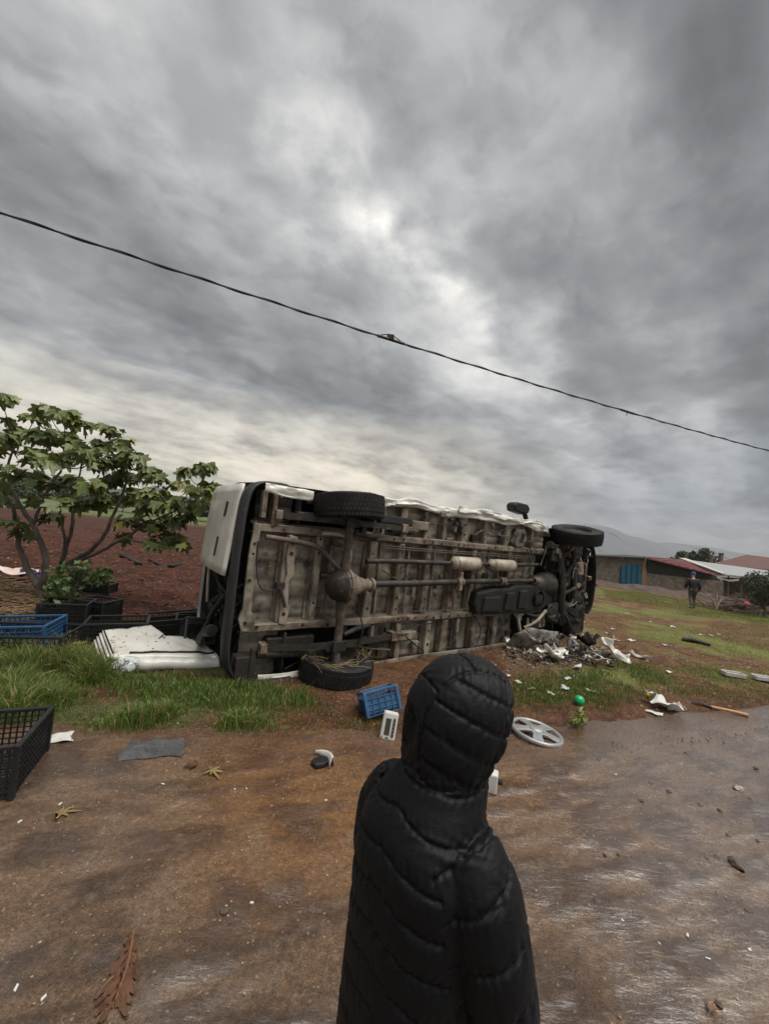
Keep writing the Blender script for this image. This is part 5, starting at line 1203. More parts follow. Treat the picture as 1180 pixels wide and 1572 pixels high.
# ================================================================== FAR TREES AND SCRUB
def foliage_mesh(name, n, seed, rx, rz, size, z0, mt, lobes=7):
    r = np.random.default_rng(seed); L = []
    cen = np.stack([r.normal(0, .42, lobes)*rx, r.normal(0, .42, lobes)*rx, z0+rz*(.25+.75*r.random(lobes))], -1); rr = r.uniform(.3, .55, lobes)
    k = r.integers(0, lobes, n); dv_ = r.normal(size=(n, 3)); dv_ /= np.linalg.norm(dv_, axis=1)[:, None]
    P = cen[k] + dv_*(rr[k]*r.random(n)**.35)[:, None]*np.array([rx, rx, rz*.75])
    P[:, 2] = np.maximum(P[:, 2], z0*.6)
    a = r.normal(size=(n, 3)); a /= np.linalg.norm(a, axis=1)[:, None]; b2 = np.cross(a, r.normal(size=(n, 3))); b2 /= np.linalg.norm(b2, axis=1)[:, None]+1e-9
    s = size*r.uniform(.5, 1.3, n)[:, None]
    V = np.stack([P-a*s, P+b2*s*.45, P+a*s, P-b2*s*.45], 1).reshape(-1, 3); F = np.arange(4*n).reshape(n, 4)
    return npmesh(name, V, F, mt, False)
fol_dark = mat('dark_foliage', (.028, .042, .020), (.05, .065, .03), 2.0, .8)
fol_grey = mat('grey_green_foliage', (.070, .085, .055), (.045, .06, .035), 2.0, .8)
fol_weed = mat('weed_foliage', (.06, .11, .03), (.09, .13, .04), 9, .6, trans=.2)
def tree(loc, h, w, n, label, mt, seed, group=None, size=.22, name='tree'):
    o = thing(name, loc, label, 'tree' if name == 'tree' else 'shrub', group)
    b = MB(); b.tube(catmull([(0, 0, -.2), (.05*w, 0, h*.25), (-.04*w, .03*w, h*.55)], 4), list(np.linspace(h*.035, h*.012, 9)), 8)
    for k in range(4):
        a = k*1.6+seed; b.tube([(0, 0, h*.25), (math.cos(a)*w*.15, math.sin(a)*w*.15, h*.5), (math.cos(a)*w*.3, math.sin(a)*w*.3, h*.68)], [h*.018, h*.012, h*.005], 6)
    b.build('trunk', M['bark'], o, smooth=True)
    link('crown', foliage_mesh('crown', n, seed, w*.55, h*.75, size, h*.22, mt), None, o); return o
def base_at(px, py, d):
    p = at(px, py, d); return Vector((p[0], p[1], gz(p[0], p[1])-.05))
for i, (px, d, h, w) in enumerate(((1048, 66, 4.2, 4.5), (1068, 70, 4.6, 5), (1084, 66, 3.8, 4))):
    p = base_at(px, 870, d); top = at(px, 848.5+abs(px-1060)*.12, d)[2]; tree(p, max(2.5, top-p.z), w, 1500, 'dark evergreen tree showing above the red and grey roofs', fol_dark, 40+i, 'trees behind the roofs', .30)
for i, (px, d, h, w) in enumerate(((1172, 19, 1.9, 2.2), (1200, 21, 2.2, 2.6))):
    p = base_at(px, 905, d); tree(p, h, w, 2600, ('low grey green shrub touching the brush heap', 'taller grey green shrub standing behind the low one')[i], fol_grey, 50+i, 'grey shrubs by the brush heap', .085, 'shrub')
for i, (px, d, h, w) in enumerate(((20, 58, 4.5, 7), (70, 62, 5, 8), (130, 60, 3.8, 7), (185, 66, 4.2, 8), (240, 60, 4.6, 7), (290, 64, 5.2, 8), (325, 58, 4.4, 6))):
    p = base_at(px, 790, d); tree(p, h*.62, w, 1300, ('distant dark green tree along the far edge of the ploughed field', 'distant grey green tree along the far edge of the ploughed field')[i % 2], fol_grey if i % 2 else fol_dark, 60+i, ('dark trees along the far field edge', 'grey trees along the far field edge')[i % 2], .30)
# brush heap: twigs and dry branches
brush = mat('dry_brush', (.085, .052, .038), (.055, .036, .028), 4, .9)
b = MB(); rr_ = random.Random(3); c0 = base_at(1150, 918, 21)
for i in range(420):
    p = Vector((rr_.gauss(0, 1.5), rr_.gauss(0, .8), 0)); hmax = 1.0*math.exp(-(p.x/2.2)**2); p.z = rr_.uniform(0, max(.1, hmax)); a = rr_.uniform(0, 2*PI); l = rr_.uniform(.3, .9)
    q = p+Vector((math.cos(a)*l, math.sin(a)*l*.5, rr_.uniform(-.15, .3))); b.tube([p, (p+q)/2+Vector((0, 0, .05)), q], [.02, .014, .006], 4)
bh = thing('brush_heap', c0, 'brown heap of cut brushwood in front of the shed', 'brush heap'); tag(b.build('branches', brush, bh), kind='stuff')
bm = bmesh.new(); bmesh.ops.create_icosphere(bm, subdivisions=4, radius=1.0)
for v_ in bm.verts:
    n_ = mnoise.noise(v_.co*3); v_.co *= 1+.3*n_; v_.co = Vector((v_.co.x*2.4, v_.co.y*1.0, v_.co.z*.55))
me = bpy.data.meshes.new('earth'); bm.to_mesh(me); bm.free(); link('earth', me, mat('brush_earth', (.075, .045, .033), (.045, .03, .024), 3, .95, bump=.05, bscale=8), bh)
put('red_rag', scrap_sheet(.26, .18, 77, .07, 8, 8), c0+Vector((-1.0, -.9, .65)), mat('red_cloth', (.42, .03, .045), None, rough=.7), 'bright red rag caught on the brush heap', 'rag', rot=(rad(50), 0, 0))
p = base_at(1099, 926, 20); st_ = thing('stump', p, 'pale bare forked stump standing before the brush heap', 'stump'); b = MB()
for a in ((-.3, .75), (.05, .95), (.35, .7), (-.1, .6)): b.tube(catmull([(0, 0, -.05), (a[0]*.3, 0, a[1]*.5), (a[0], .05, a[1])], 4), list(np.linspace(.07, .02, 9)), 7)
b.build('branch', mat('bleached_wood', (.30, .25, .18), (.22, .18, .13), 8, .8), st_, smooth=True)
# earth bank at the foot of the barn
V = []; F = []; n = 60
bp0, bp1 = Vector(at(905, 905, 30.5)), Vector(at(1150, 915, 28.5))
for i in range(n+1):
    f = i/n; p = bp0.lerp(bp1, f); zg = gz(p.x, p.y); hh = .5+.5*float(fbm(f*9, 1, 91, 3))
    for k, (dy, z) in enumerate(((-1.6, -.1), (-.7, .25), (-.1, .62), (.6, .5), (1.4, -.1))): V.append((p.x, p.y+dy+.3*float(vnoise(f*30, k, 5)-.5), zg+z*hh))
for i in range(n):
    for j in range(4): F.append((i*5+j, (i+1)*5+j, (i+1)*5+j+1, i*5+j+1))
tag(link('earth_bank', npmesh('earth_bank', V, F, mat('dark_bank', (.055, .036, .028), (.085, .06, .045), 1.5, .95, bump=.06, bscale=5), True)), kind='structure')

# ================================================================== WEEDS AND GRASS
def weed(px, py, h, n, label, mt=fol_weed, spread=.5, seed=1, size=.05):
    p = on(px, py); o = thing('leafy_weed', p, label, 'weed'); r = random.Random(seed); b = MB()
    for k in range(14):
        a = r.uniform(0, 2*PI); q = r.uniform(.1, 1)*spread; b.tube([(0, 0, -.02), (math.cos(a)*q*.4, math.sin(a)*q*.4, h*.5), (math.cos(a)*q, math.sin(a)*q, h*r.uniform(.6, 1))], [.008, .006, .003], 5)
    b.build('stem', M['bark'] if h > .4 else mt, o); link('foliage', foliage_mesh('foliage', n, seed, spread*1.0, h*.85, size, h*.1, mt, 9), None, o)
weed(104, 950, .62, 900, 'bushy green weed growing over the crate beside the fig trunk', seed=4, spread=.34)
weed(886, 1118, .15, 130, 'small yellow green weed tuft on the mud below the green ball', mat('yellow_weed', (.16, .19, .04), (.24, .22, .06), 9, .6), .08, 6, .03)
grassm = bpy.data.materials.new('grass_blades'); grassm.use_nodes = True; T = grassm.node_tree; B = T.nodes['Principled BSDF']
ga = nd(T, 'ShaderNodeAttribute', attribute_name='Col'); T.links.new(ga.outputs['Color'], B.inputs['Base Color']); B.inputs['Roughness'].default_value = .5
tr_ = nd(T, 'ShaderNodeBsdfTranslucent', {'Color': ga.outputs['Color']}); mx_ = nd(T, 'ShaderNodeMixShader', {0: .3, 1: B.outputs[0], 2: tr_.outputs[0]}); T.links.new(mx_.outputs[0], T.nodes['Material Output'].inputs[0])
def poly_px(P): return np.array([tuple(G(x, y))[:2] for x, y in P])
def inside(x, y, poly):
    r = np.zeros(len(x), bool); n = len(poly)
    for i in range(n):
        x0, y0 = poly[i]; x1, y1 = poly[(i+1) % n]
        cnd = (y0 > y) != (y1 > y); r ^= cnd & (x < (x1-x0)*(y-y0)/((y1-y0) if y1 != y0 else 1e-9)+x0)
    return r
def blades(x, y, h, w, cols, r, lean=.45):
    n = len(x); z = np.array(height(x, y)); a = r.uniform(0, 2*PI, n); la = r.uniform(0, 2*PI, n); lm = h*r.uniform(.1, lean*1.6, n)
    dx, dy = np.cos(a)*w/2, np.sin(a)*w/2; lx, ly = np.cos(la)*lm, np.sin(la)*lm
    st = lambda X_, Y_, Z_: np.stack([X_, Y_, Z_], -1)
    V = np.stack([st(x-dx, y-dy, z-.02), st(x+dx, y+dy, z-.02), st(x+lx*.35-dx*.8, y+ly*.35-dy*.8, z+h*.6), st(x+lx*.35+dx*.8, y+ly*.35+dy*.8, z+h*.6), st(x+lx-dx*.1, y+ly-dy*.1, z+h*(1-.25*lm/h)), st(x+lx+dx*.1, y+ly+dy*.1, z+h*(1-.25*lm/h))], 1).reshape(-1, 3)
    o = np.arange(n)[:, None]*6; F = np.concatenate([o+np.array([0, 1, 3, 2]), o+np.array([2, 3, 5, 4])]); C_ = np.repeat(cols, 6, axis=0)
    return V, F, C_
def make_grass(name, parts, label, mt=grassm):
    Vs, Fs, Cs = [], [], []; off = 0
    for V, F, C_ in parts: Vs.append(V); Fs.append(F+off); Cs.append(C_); off += len(V)
    o = link(name, npmesh(name, np.concatenate(Vs), np.concatenate(Fs), mt, False, np.concatenate(Cs))); tag(o, label, 'grass', kind='stuff'); return o
def green(n, r, dryf=.1, bright=1.0):
    g = np.array([.080, .150, .022])*r.uniform(.55, 1.5, n)[:, None]*bright; g[:, 0] *= r.uniform(.8, 1.5, n)
    d_ = np.array([.30, .23, .10])*r.uniform(.5, 1.2, n)[:, None]; k = r.random(n) < dryf; g[k] = d_[k]; return g
def scatter(poly, n, r):
    lo, hi = poly.min(0), poly.max(0); x = r.uniform(lo[0], hi[0], n); y = r.uniform(lo[1], hi[1], n); k = inside(x, y, poly); return x[k], y[k]
r = np.random.default_rng(5); parts = []
vp = poly_px([(-60, 1000), (0, 1004), (70, 1004), (140, 1030), (175, 1050), (260, 1056), (335, 1056), (370, 1072), (470, 1068), (478, 1092), (440, 1122), (380, 1118), (330, 1122), (280, 1112), (200, 1122), (120, 1122), (60, 1112), (-60, 1105)])
x, y = scatter(vp, 95000, r); x = x+r.normal(0, .06, len(x)); y = y+r.normal(0, .06, len(y)); den = fbm(x*2.3, y*2.3, 77); k = den+r.uniform(-.24, .24, len(x)) > .50; x, y = x[k], y[k]; den = den[k]
hh = .035+.20*sst(.40, .72, den)*r.uniform(.3, 1.25, len(x)); parts.append(blades(x, y, hh, r.uniform(.003, .007, len(x)), green(len(x), r, .22), r, .6))
lp = poly_px([(-60, 985), (100, 1000), (160, 1030), (100, 1040), (-60, 1030)]); x, y = scatter(lp, 900, r); parts.append(blades(x, y, r.uniform(.12, .30, len(x)), r.uniform(.003, .006, len(x)), green(len(x), r, .75), r))
make_grass('grass', parts, 'long green verge grass in front of the torn door and crates')
parts = []
def patch(P, n, h0, h1, dryf, thr=.45, sc=2.0, bright=1.0):
    poly = poly_px(P); x, y = scatter(poly, n, r); x = x+r.normal(0, .08, len(x)); y = y+r.normal(0, .08, len(y)); den = fbm(x*sc, y*sc, 78); k = den+r.uniform(-.2, .2, len(x)) > thr; x, y = x[k], y[k]
    parts.append(blades(x, y, r.uniform(h0, h1, len(x)), r.uniform(.003, .008, len(x)), green(len(x), r, dryf, bright), r))
patch([(905, 1035), (950, 1018), (990, 1022), (1040, 1060), (1090, 1078), (1060, 1082), (990, 1068), (940, 1090), (900, 1075)], 20000, .02, .085, .30, .50)
patch([(780, 1050), (860, 1030), (930, 1045), (910, 1085), (860, 1085), (790, 1085)], 16000, .02, .07, .15, .50)
patch([(985, 1015), (1180, 1035), (1200, 1078), (1090, 1080), (1040, 1058)], 20000, .012, .04, .6, .50)
patch([(1080, 955), (1200, 950), (1200, 1000), (1120, 995)], 26000, .03, .09, .15, .42, 1.0, 1.25)
patch([(900, 940), (1180, 970), (1200, 1035), (960, 1020)], 26000, .015, .05, .7, .50, 1.2)
patch([(925, 905), (985, 907), (1100, 930), (1200, 948), (1200, 960), (1060, 945), (930, 918)], 36000, .05, .16, .18, .38, .8, 1.35)
patch([(925, 905), (960, 910), (930, 925)], 2500, .1, .3, .9, .3, .8)
patch([(1080, 925), (1130, 925), (1200, 945), (1200, 950), (1090, 938)], 3000, .15, .35, .9, .3, .8)
patch([(300, 1112), (560, 1085), (600, 1100), (560, 1125), (330, 1130)], 5000, .01, .05, .25, .55, 3)
patch([(150, 1030), (200, 1044), (345, 1048), (470, 1068), (475, 1092), (340, 1088), (200, 1070)], 14000, .03, .11, .15, .34, 3)
make_grass('field_grass', parts, 'short patchy grass on the brown field and round the wreck')
# straw and dead stalks behind the crates
b = MB(); rs = random.Random(8)
for i in range(420):
    px, py = rs.uniform(-30, 62), rs.uniform(898, 950); p = on(px, py, rs.uniform(.0, .10)); a = rs.gauss(.2, .7); l = rs.uniform(.12, .5)
    q = p+Vector((math.cos(a)*l, math.sin(a)*l, rs.uniform(-.03, .08))); b.tube([p, (p+q)/2+Vector((0, 0, .02)), q], [.005, .005, .003], 4)
for i in range(160):
    px, py = rs.uniform(95, 165), rs.uniform(975, 1030); p = on(px, py, rs.uniform(.0, .05)); a = rs.uniform(0, 6); l = rs.uniform(.06, .22)
    q = p+Vector((math.cos(a)*l, math.sin(a)*l, rs.uniform(-.02, .06))); b.tube([p, (p+q)/2+Vector((0, 0, .01)), q], [.004, .004, .002], 4)
tag(b.build('straw', mat('straw', (.26, .17, .085), (.17, .105, .06), 6, .8)), 'loose dry stalks and straw strewn behind the crates', 'straw', kind='stuff')
# field clods and pebbles
def grit(name, n, sampler, s0, s1, mt, label, seed):
    r = np.random.default_rng(seed); x, y, z = sampler(n, r); n = len(x); s = r.uniform(s0, s1, n)**1.0
    base = np.array([[1, 0, 0], [-1, 0, 0], [0, 1, 0], [0, -1, 0], [0, 0, .7], [0, 0, -.7]])
    V = base[None]*r.uniform(.6, 1.3, (n, 6, 1))*s[:, None, None]; a = r.uniform(0, 6, n); ca_, sa_ = np.cos(a)[:, None], np.sin(a)[:, None]
    V = np.stack([V[..., 0]*ca_-V[..., 1]*sa_, V[..., 0]*sa_+V[..., 1]*ca_, V[..., 2]], -1)+np.stack([x, y, z], -1)[:, None]
    f = np.array([[0, 2, 4], [2, 1, 4], [1, 3, 4], [3, 0, 4], [2, 0, 5], [1, 2, 5], [3, 1, 5], [0, 3, 5]]); F = (np.arange(n)[:, None, None]*6+f[None]).reshape(-1, 3)
    o = link(name, npmesh(name, V.reshape(-1, 3), F, mt, False)); return tag(o, label, 'gravel', kind='stuff')
def s_road(n, r):
    x = r.uniform(-3.5, 6.5, n); y = r.uniform(.6, 5, n); k = y < edge(x); x, y = x[k], y[k]; return x, y, np.full(len(x), .002)
pebm = mat('pebble_stone', (.34, .29, .22), (.15, .12, .09), 3, .7)
grit('road_grit', 5200, s_road, .0018, .0065, pebm, 'fine pale grit strewn over the wet road', 2)
def s_soil(n, r):
    x = r.uniform(-1.5, 4.5, n); y = r.uniform(2.6, 6.2, n); d_ = y-edge(x); k = (d_ > -.35) & (d_ < 1.6); x, y = x[k], y[k]; return x, y, np.maximum(height(x, y), 0)
grit('soil_grit', 9000, s_soil, .003, .013, mat('soil_crumb', (.16, .09, .055), (.09, .05, .03), 3, .85), 'crumbs of brown soil between the van and the road', 3)
def s_plough(n, r):
    x = r.uniform(-16, 2, n); y = 4.8+r.uniform(0, 1, n)**2*18; k = plough_mask(x, y) > .5; x, y = x[k], y[k]; return x, y, height(x, y)
grit('plough_clods', 16000, s_plough, .012, .06, mat('red_clod', (.085, .029, .016), (.050, .019, .011), 2, .85), 'red clods over the ploughed field', 4)
def s_pale(n, r):
    x = r.uniform(-16, 2, n); y = 4.8+r.uniform(0, 1, n)**2*18; k = plough_mask(x, y) > .5; x, y = x[k], y[k]; return x, y, height(x, y)+.01
grit('pale_stones', 900, s_pale, .012, .035, mat('pale_field_stone', (.26, .19, .13), (.17, .115, .075), 2, .8), 'pale stones scattered over the ploughed field', 5)
def s_field(n, r):
    x = r.uniform(2.5, 16, n); y = r.uniform(4, 18, n); k = (y-edge(x) > .2) & (plough_mask(x, y) < .3); x, y = x[k], y[k]; return x, y, height(x, y)
grit('field_stones', 5000, s_field, .008, .035, mat('field_stone', (.22, .16, .10), (.12, .08, .05), 2, .85), 'stones and crumbs over the brown field', 6)
# ================================================================== PEOPLE
def skin(name, V, E, Rr, mt, parent, sub=2, root=0):
    me = bpy.data.meshes.new(name); me.from_pydata([tuple(v_) for v_ in V], E, []); o = link(name, me, mt, parent)
    o.modifiers.new('skin', 'SKIN'); sl = me.skin_vertices[0].data
    for i, r_ in enumerate(Rr): sl[i].radius = r_ if isinstance(r_, tuple) else (r_, r_); sl[i].use_root = (i == root)
    s = o.modifiers.new('sub', 'SUBSURF'); s.levels = sub; s.render_levels = sub
    return o
skinm = mat('skin', (.45, .27, .19), (.40, .23, .16), 12, .5)
trouserm = mat('dark_trousers', (.018, .018, .022), (.03, .03, .034), 12, .85, bump=.003, bscale=60)
shoem = mat('dark_shoe', (.02, .018, .017), (.05, .04, .03), 10, .6)
per = thing('person', (.185, .965, 0), 'person in a black quilted hooded jacket standing on the road before the van', 'person', rz=rad(38))
Hs = 1.0
BV = [(0, 0, .70), (0, 0, .86), (.0, 0, 1.0), (.0, 0, 1.06), (.025, 0, 1.16), (.045, 0, 1.26), (.04, 0, 1.34),
      (0, -.09, .68), (.01, -.095, .38), (-.02, -.10, .07), (.12, -.11, .03), (0, .09, .68), (.01, .095, .38), (-.02, .10, .07), (.12, .11, .03),
      (-.01, -.085, 1.0), (.02, -.185, .84), (.11, -.185, .66), (-.01, .085, 1.0), (.02, .185, .84), (.11, .185, .66),
      (.15, -.182, .60), (.17, -.165, .54), (.15, .182, .60), (.17, .165, .54), (.10, 0, 1.255)]
BE = [(0, 1), (1, 2), (2, 3), (3, 4), (4, 5), (5, 6), (0, 7), (7, 8), (8, 9), (9, 10), (0, 11), (11, 12), (12, 13), (13, 14), (3, 15), (15, 16), (16, 17), (3, 18), (18, 19), (19, 20), (17, 21), (21, 22), (20, 23), (23, 24), (5, 25)]
BR = [(.10, .08), (.09, .08), (.08, .07), (.045, .045), .036, (.068, .068), (.062, .06), .07, .05, .034, (.036, .028), .075, .05, .034, (.036, .028),   .025, .028, .026, .025, .028, .026, (.032, .018), (.018, .012), (.032, .018), (.018, .012), (.022, .02)]
skin('body', BV, BE, BR, skinm, per, 2)
TV = [(0, 0, .70), (0, 0, .80), (0, -.095, .66), (.01, -.10, .38), (-.015, -.105, .10), (0, .095, .66), (.01, .10, .38), (-.015, .105, .10)]
skin('trousers', TV, [(0, 1), (0, 2), (2, 3), (3, 4), (0, 5), (5, 6), (6, 7)], [(.13, .11), (.13, .11), .095, .072, .06, .095, .072, .06], trouserm, per)
for s in (-1, 1):
    bm = bmesh.new(); bmesh.ops.create_icosphere(bm, subdivisions=3, radius=.05)
    for v_ in bm.verts: v_.co = Vector((v_.co.x*2.4, v_.co.y*.9, max(v_.co.z*.9, -.045) + (.02 if v_.co.x < 0 else 0)*(v_.co.z > 0)))
    me = bpy.data.meshes.new('shoe'); bm.to_mesh(me); bm.free(); o = link('shoe', me, shoem, per); o.location = (.05, .105*s, .047); me.polygons.foreach_set('use_smooth', [True]*len(me.polygons))
# fingers: each hand has four fingers and a thumb, slightly curled
for s in (-1, 1):
    FV, FE, FR = [], [], []
    for k in range(5):
        i0 = len(FV); w_ = (k-1.5)*.014
        if k < 4: pts = [(.165+.012*k*.3, .173*s, .555-abs(k-1)*.003), (.178+w_*.6, .165*s-w_*.0, .528), (.174+w_, .155*s, .500-.004*(k == 1)), (.160+w_, .148*s, .480)]
        else: pts = [(.175, .168*s, .585), (.20, .158*s, .562), (.205, .15*s, .538)]
        FV += pts; FE += [(i0+j, i0+j+1) for j in range(len(pts)-1)]; FR += [.009]*(len(pts)-1)+[.007]
    # one mesh per hand: roots lie inside the palm
    o = skin('fingers', FV, FE, FR, skinm, per, 1)
    for i in range(len(FV)): o.data.skin_vertices[0].data[i].use_root = i in (0, 4, 8, 12, 16)
# ---- quilted jacket: lofted body + sleeves fused by voxel remesh, then quilted along its seams
def fuse(mbs, voxel, smooth_it=6):
    b = MB()
    for m_ in mbs: b.add(m_.v, m_.f)
    me = b.mesh('tmp'); o = link('tmp', me)
    q = o.modifiers.new('r', 'REMESH'); q.mode = 'VOXEL'; q.voxel_size = voxel
    q2 = o.modifiers.new('s', 'SMOOTH'); q2.factor = .5; q2.iterations = smooth_it
    dg = bpy.context.evaluated_depsgraph_get(); ev = o.evaluated_get(dg); m2 = bpy.data.meshes.new_from_object(ev)
    bpy.data.objects.remove(o); return m2
def ring_loft(rings, seg=40):
    """rings: (z, cx, cy, rx, ry) stacked; closed ends; squarish ellipse"""
    b = MB(); n = len(rings)
    for (z, cx, cy, rx, ry) in rings:
        for k in range(seg):
            a = 2*PI*k/seg; c_, s_ = math.cos(a), math.sin(a); p = 2.4
            c2 = math.copysign(abs(c_)**(2/p), c_); s2 = math.copysign(abs(s_)**(2/p), s_); b.v.append((cx+rx*c2, cy+ry*s2, z))
    for i in range(n-1):
        for k in range(seg): k2 = (k+1) % seg; b.f.append((i*seg+k, i*seg+k2, (i+1)*seg+k2, (i+1)*seg+k))
    b.f.append(tuple(range(seg-1, -1, -1))); b.f.append(tuple((n-1)*seg+k for k in range(seg))); return b
torso = ring_loft([(.42, -.005, 0, .145, .165), (.50, -.005, 0, .148, .168), (.62, -.01, 0, .142, .168), (.76, -.012, 0, .138, .166), (.88, -.012, 0, .140, .168), (.97, -.010, 0, .140, .168), (1.02, -.008, 0, .130, .150), (1.06, -.004, 0, .116, .126), (1.10, .018, -.004, .112, .106), (1.14, .034, -.008, .106, .094), (1.18, .044, -.010, .100, .088), (1.21, .048, -.012, .092, .080)])
ARM = [np.array(p) for p in ((.0, -.105, 1.03), (.010, -.152, .955), (.025, -.186, .84), (.05, -.200, .74), (.10, -.195, .62), (.14, -.185, .55))]
ARR = [.070, .084, .079, .073, .064, .052]
def arm(s):
    P = catmull([(p[0], -p[1]*s, p[2]) for p in ARM], 5); k = len(P); rr = np.interp(np.linspace(0, len(ARM)-1, k), range(len(ARM)), ARR); b = MB(); b.tube(P, list(rr), 20); return b
jm = fuse([torso, arm(-1), arm(1)], .0045, 10)
def get_co(me): a = np.empty(len(me.vertices)*3, np.float32); me.vertices.foreach_get('co', a); return a.reshape(-1, 3).astype(float)
def get_no(me):
    a = np.empty(len(me.vertices)*3, np.float32); me.vertices.foreach_get('normal', a); return a.reshape(-1, 3).astype(float)
def puff(d, A=.0040, groove=.0056, w=.016):
    """profile over distance to the nearest seam"""
    return A*(1-np.exp(-(d/w)**1.0)) - groove*np.exp(-(d/.0031)**2)
def quilt_jacket(me):
    P = get_co(me); N = get_no(me); x, y, z = P.T; ay = np.abs(y)
    # sleeve parameter: distance along the arm axis
    A2 = np.array([(p[0], -p[1], p[2]) for p in ARM]); A2 = np.array(catmull(A2, 6)); seg = np.linalg.norm(np.diff(A2, axis=0), axis=1); cum = np.r_[0, np.cumsum(seg)]
    Q = np.stack([x, ay, z], -1); dd = np.linalg.norm(Q[:, None]-A2[None], axis=2); k = dd.argmin(1); s_arm = cum[k]; d_arm = dd.min(1)
    # refine along-axis value smoothly
    tg = np.gradient(A2, axis=0); tg /= np.linalg.norm(tg, axis=1)[:, None]; s_arm = s_arm + ((Q-A2[k])*tg[k]).sum(1)
    rr = np.interp(s_arm, cum, np.interp(np.linspace(0, len(ARM)-1, len(A2)), range(len(ARM)), ARR))
    nrm = np.array([.05, .86, -.50]); nrm /= np.linalg.norm(nrm); armhole = (Q - np.array([0, .108, 1.00])) @ nrm - .012*np.cos(x*14)
    is_arm = (armhole > 0) & (d_arm < rr*1.30)
    curve = .010*np.sin(x*11+z*4)
    ta = (s_arm+.02+.25*(x-np.interp(s_arm, cum, A2[:, 0])))/.088; da = np.abs(ta-np.round(ta))*.088
    # body: seams fall away from the spine
    ang = np.arctan2(ay, -x-.0); arc = .175*ang
    tb = (z + .10*arc + .010*np.sin(arc*9) + .012)/.078; db = np.abs(tb-np.round(tb))*.078
    d = np.where(is_arm, da, db)
    near = np.where(d_arm < rr*1.5, np.abs(armhole), 9)
    d = np.minimum(d, np.where(z > .70, near, 9))
    yoke = np.abs(z - (1.155 - .25*np.abs(x-.02)))          # collar seam
    d = np.minimum(d, np.where(ay < .14, yoke, 9))
    wr = .0030*(np.sin(x*230+y*190+np.sin(z*60)*2.5)+.7*np.sin(y*310-x*150+np.sin(z*90)*2))*np.exp(-(d/.020)**2)*(.35+1.3*fbm(x*14+y*9, z*12, 7))
    disp = puff(d) + wr*.55
    P += N*disp[:, None]; me.vertices.foreach_set('co', P.astype(np.float32).ravel()); me.update()
quilt_jacket(jm)
nylon = bpy.data.materials.new('black_nylon'); nylon.use_nodes = True; T = nylon.node_tree; B = T.nodes['Principled BSDF']
tcn = nd(T, 'ShaderNodeTexCoord'); mp = nd(T, 'ShaderNodeMapping', {'Vector': tcn.outputs['Object'], 'Scale': (1, 1, 1.9)})
n1_ = nd(T, 'ShaderNodeTexNoise', {'Vector': mp.outputs[0], 'Scale': 38.0, 'Detail': 6.0, 'Roughness': .55, 'Distortion': .8}); n2_ = nd(T, 'ShaderNodeTexNoise', {'Vector': mp.outputs[0], 'Scale': 9.0, 'Detail': 3.0})
hsum = mth(T, 'ADD', n1_.outputs[0], mth(T, 'MULTIPLY', n2_.outputs[0], 1.2))
bp = nd(T, 'ShaderNodeBump', {'Strength': .8, 'Distance': .0018, 'Height': hsum}); T.links.new(bp.outputs[0], B.inputs['Normal'])
B.inputs['Base Color'].default_value = (.0036, .0037, .0048, 1); B.inputs['Roughness'].default_value = .60; B.inputs['Specular IOR Level'].default_value = .20
B.inputs['Sheen Weight'].default_value = .015; B.inputs['Sheen Roughness'].default_value = .4
jm.name = 'jacket'; jm.materials.clear(); jk = link('jacket', jm, nylon, per); jm.polygons.foreach_set('use_smooth', [True]*len(jm.polygons))
# ---- hood: open shell round the head, side panels and a crown strip
NS, NP = 120, 190; V = []
for i in range(NS):
    s = i/(NS-1); a = s*1.92                 # from the back pole forwards past the widest ring to the rim
    cx, cz = .025, 1.275
    rx = .150; fx = cx - rx*math.cos(a)
    ry = .124*math.sin(min(a, PI/2))**.85*(1-.10*max(0, a-PI/2)**1.2/.3); rz = .160*math.sin(min(a, PI/2))**.80*(1-.06*max(0, a-PI/2)/.35)
    for j in range(NP):
        t_ = 2*PI*j/NP; yy = math.cos(t_); zz = math.sin(t_)
        y_ = ry*math.copysign(abs(yy)**.86, yy); z_ = rz*math.copysign(abs(zz)**.90, zz)
        x_ = fx
        # chin side of the opening lies further back, the peak hangs forward; nape drops into the collar
        if zz < 0: z_ *= 1.40+.42*s*s; x_ -= .060*(-zz)*s**3; x_ += .045*(-zz)**1.5*(1-s); y_ *= 1-.20*(-zz)**2
        if zz > 0: x_ -= .0*(zz)*s
        V.append((x_, y_, cz+z_))
F = [(i*NP+j, i*NP+(j+1) % NP, (i+1)*NP+(j+1) % NP, (i+1)*NP+j) for i in range(NS-1) for j in range(NP)]
hm = npmesh('hood', V, F, nylon, True)
P = get_co(hm); N = get_no(hm); x, y, z = P.T
if ((P-np.array([.02, 0, 1.275]))*N).sum() < 0: N = -N
ay = np.abs(y); q_ = .056 + .012*np.clip((x+.12)/.25, 0, 1)
up_ = z > 1.20
arch = np.where(up_ | (x < -.02), np.abs(ay-q_), 9)
tS = (z + .05*x - 1.245)/.064; dS = np.abs(tS-np.round(tS))*.064
aC = np.arctan2(z-1.24, -(x-.02)); tC = aC/.62; dC = np.abs(tC-np.round(tC))*.62*.145
mid_ = (ay < q_) & (up_ | (x < -.02)); d = np.where(mid_, dC, dS); d = np.minimum(d, arch)
rimd = .150*np.abs((np.arange(len(P))//NP)/(NS-1)*1.92-1.80); d = np.minimum(d, np.where(rimd < .03, np.abs(rimd), 9))
wr = .0028*(np.sin(x*240+y*170+np.sin(z*70)*2.5)+.7*np.sin(x*330-y*150+np.sin(z*90)*2))*np.exp(-(d/.018)**2)*(.35+1.3*fbm(x*14+y*9, z*12, 7))
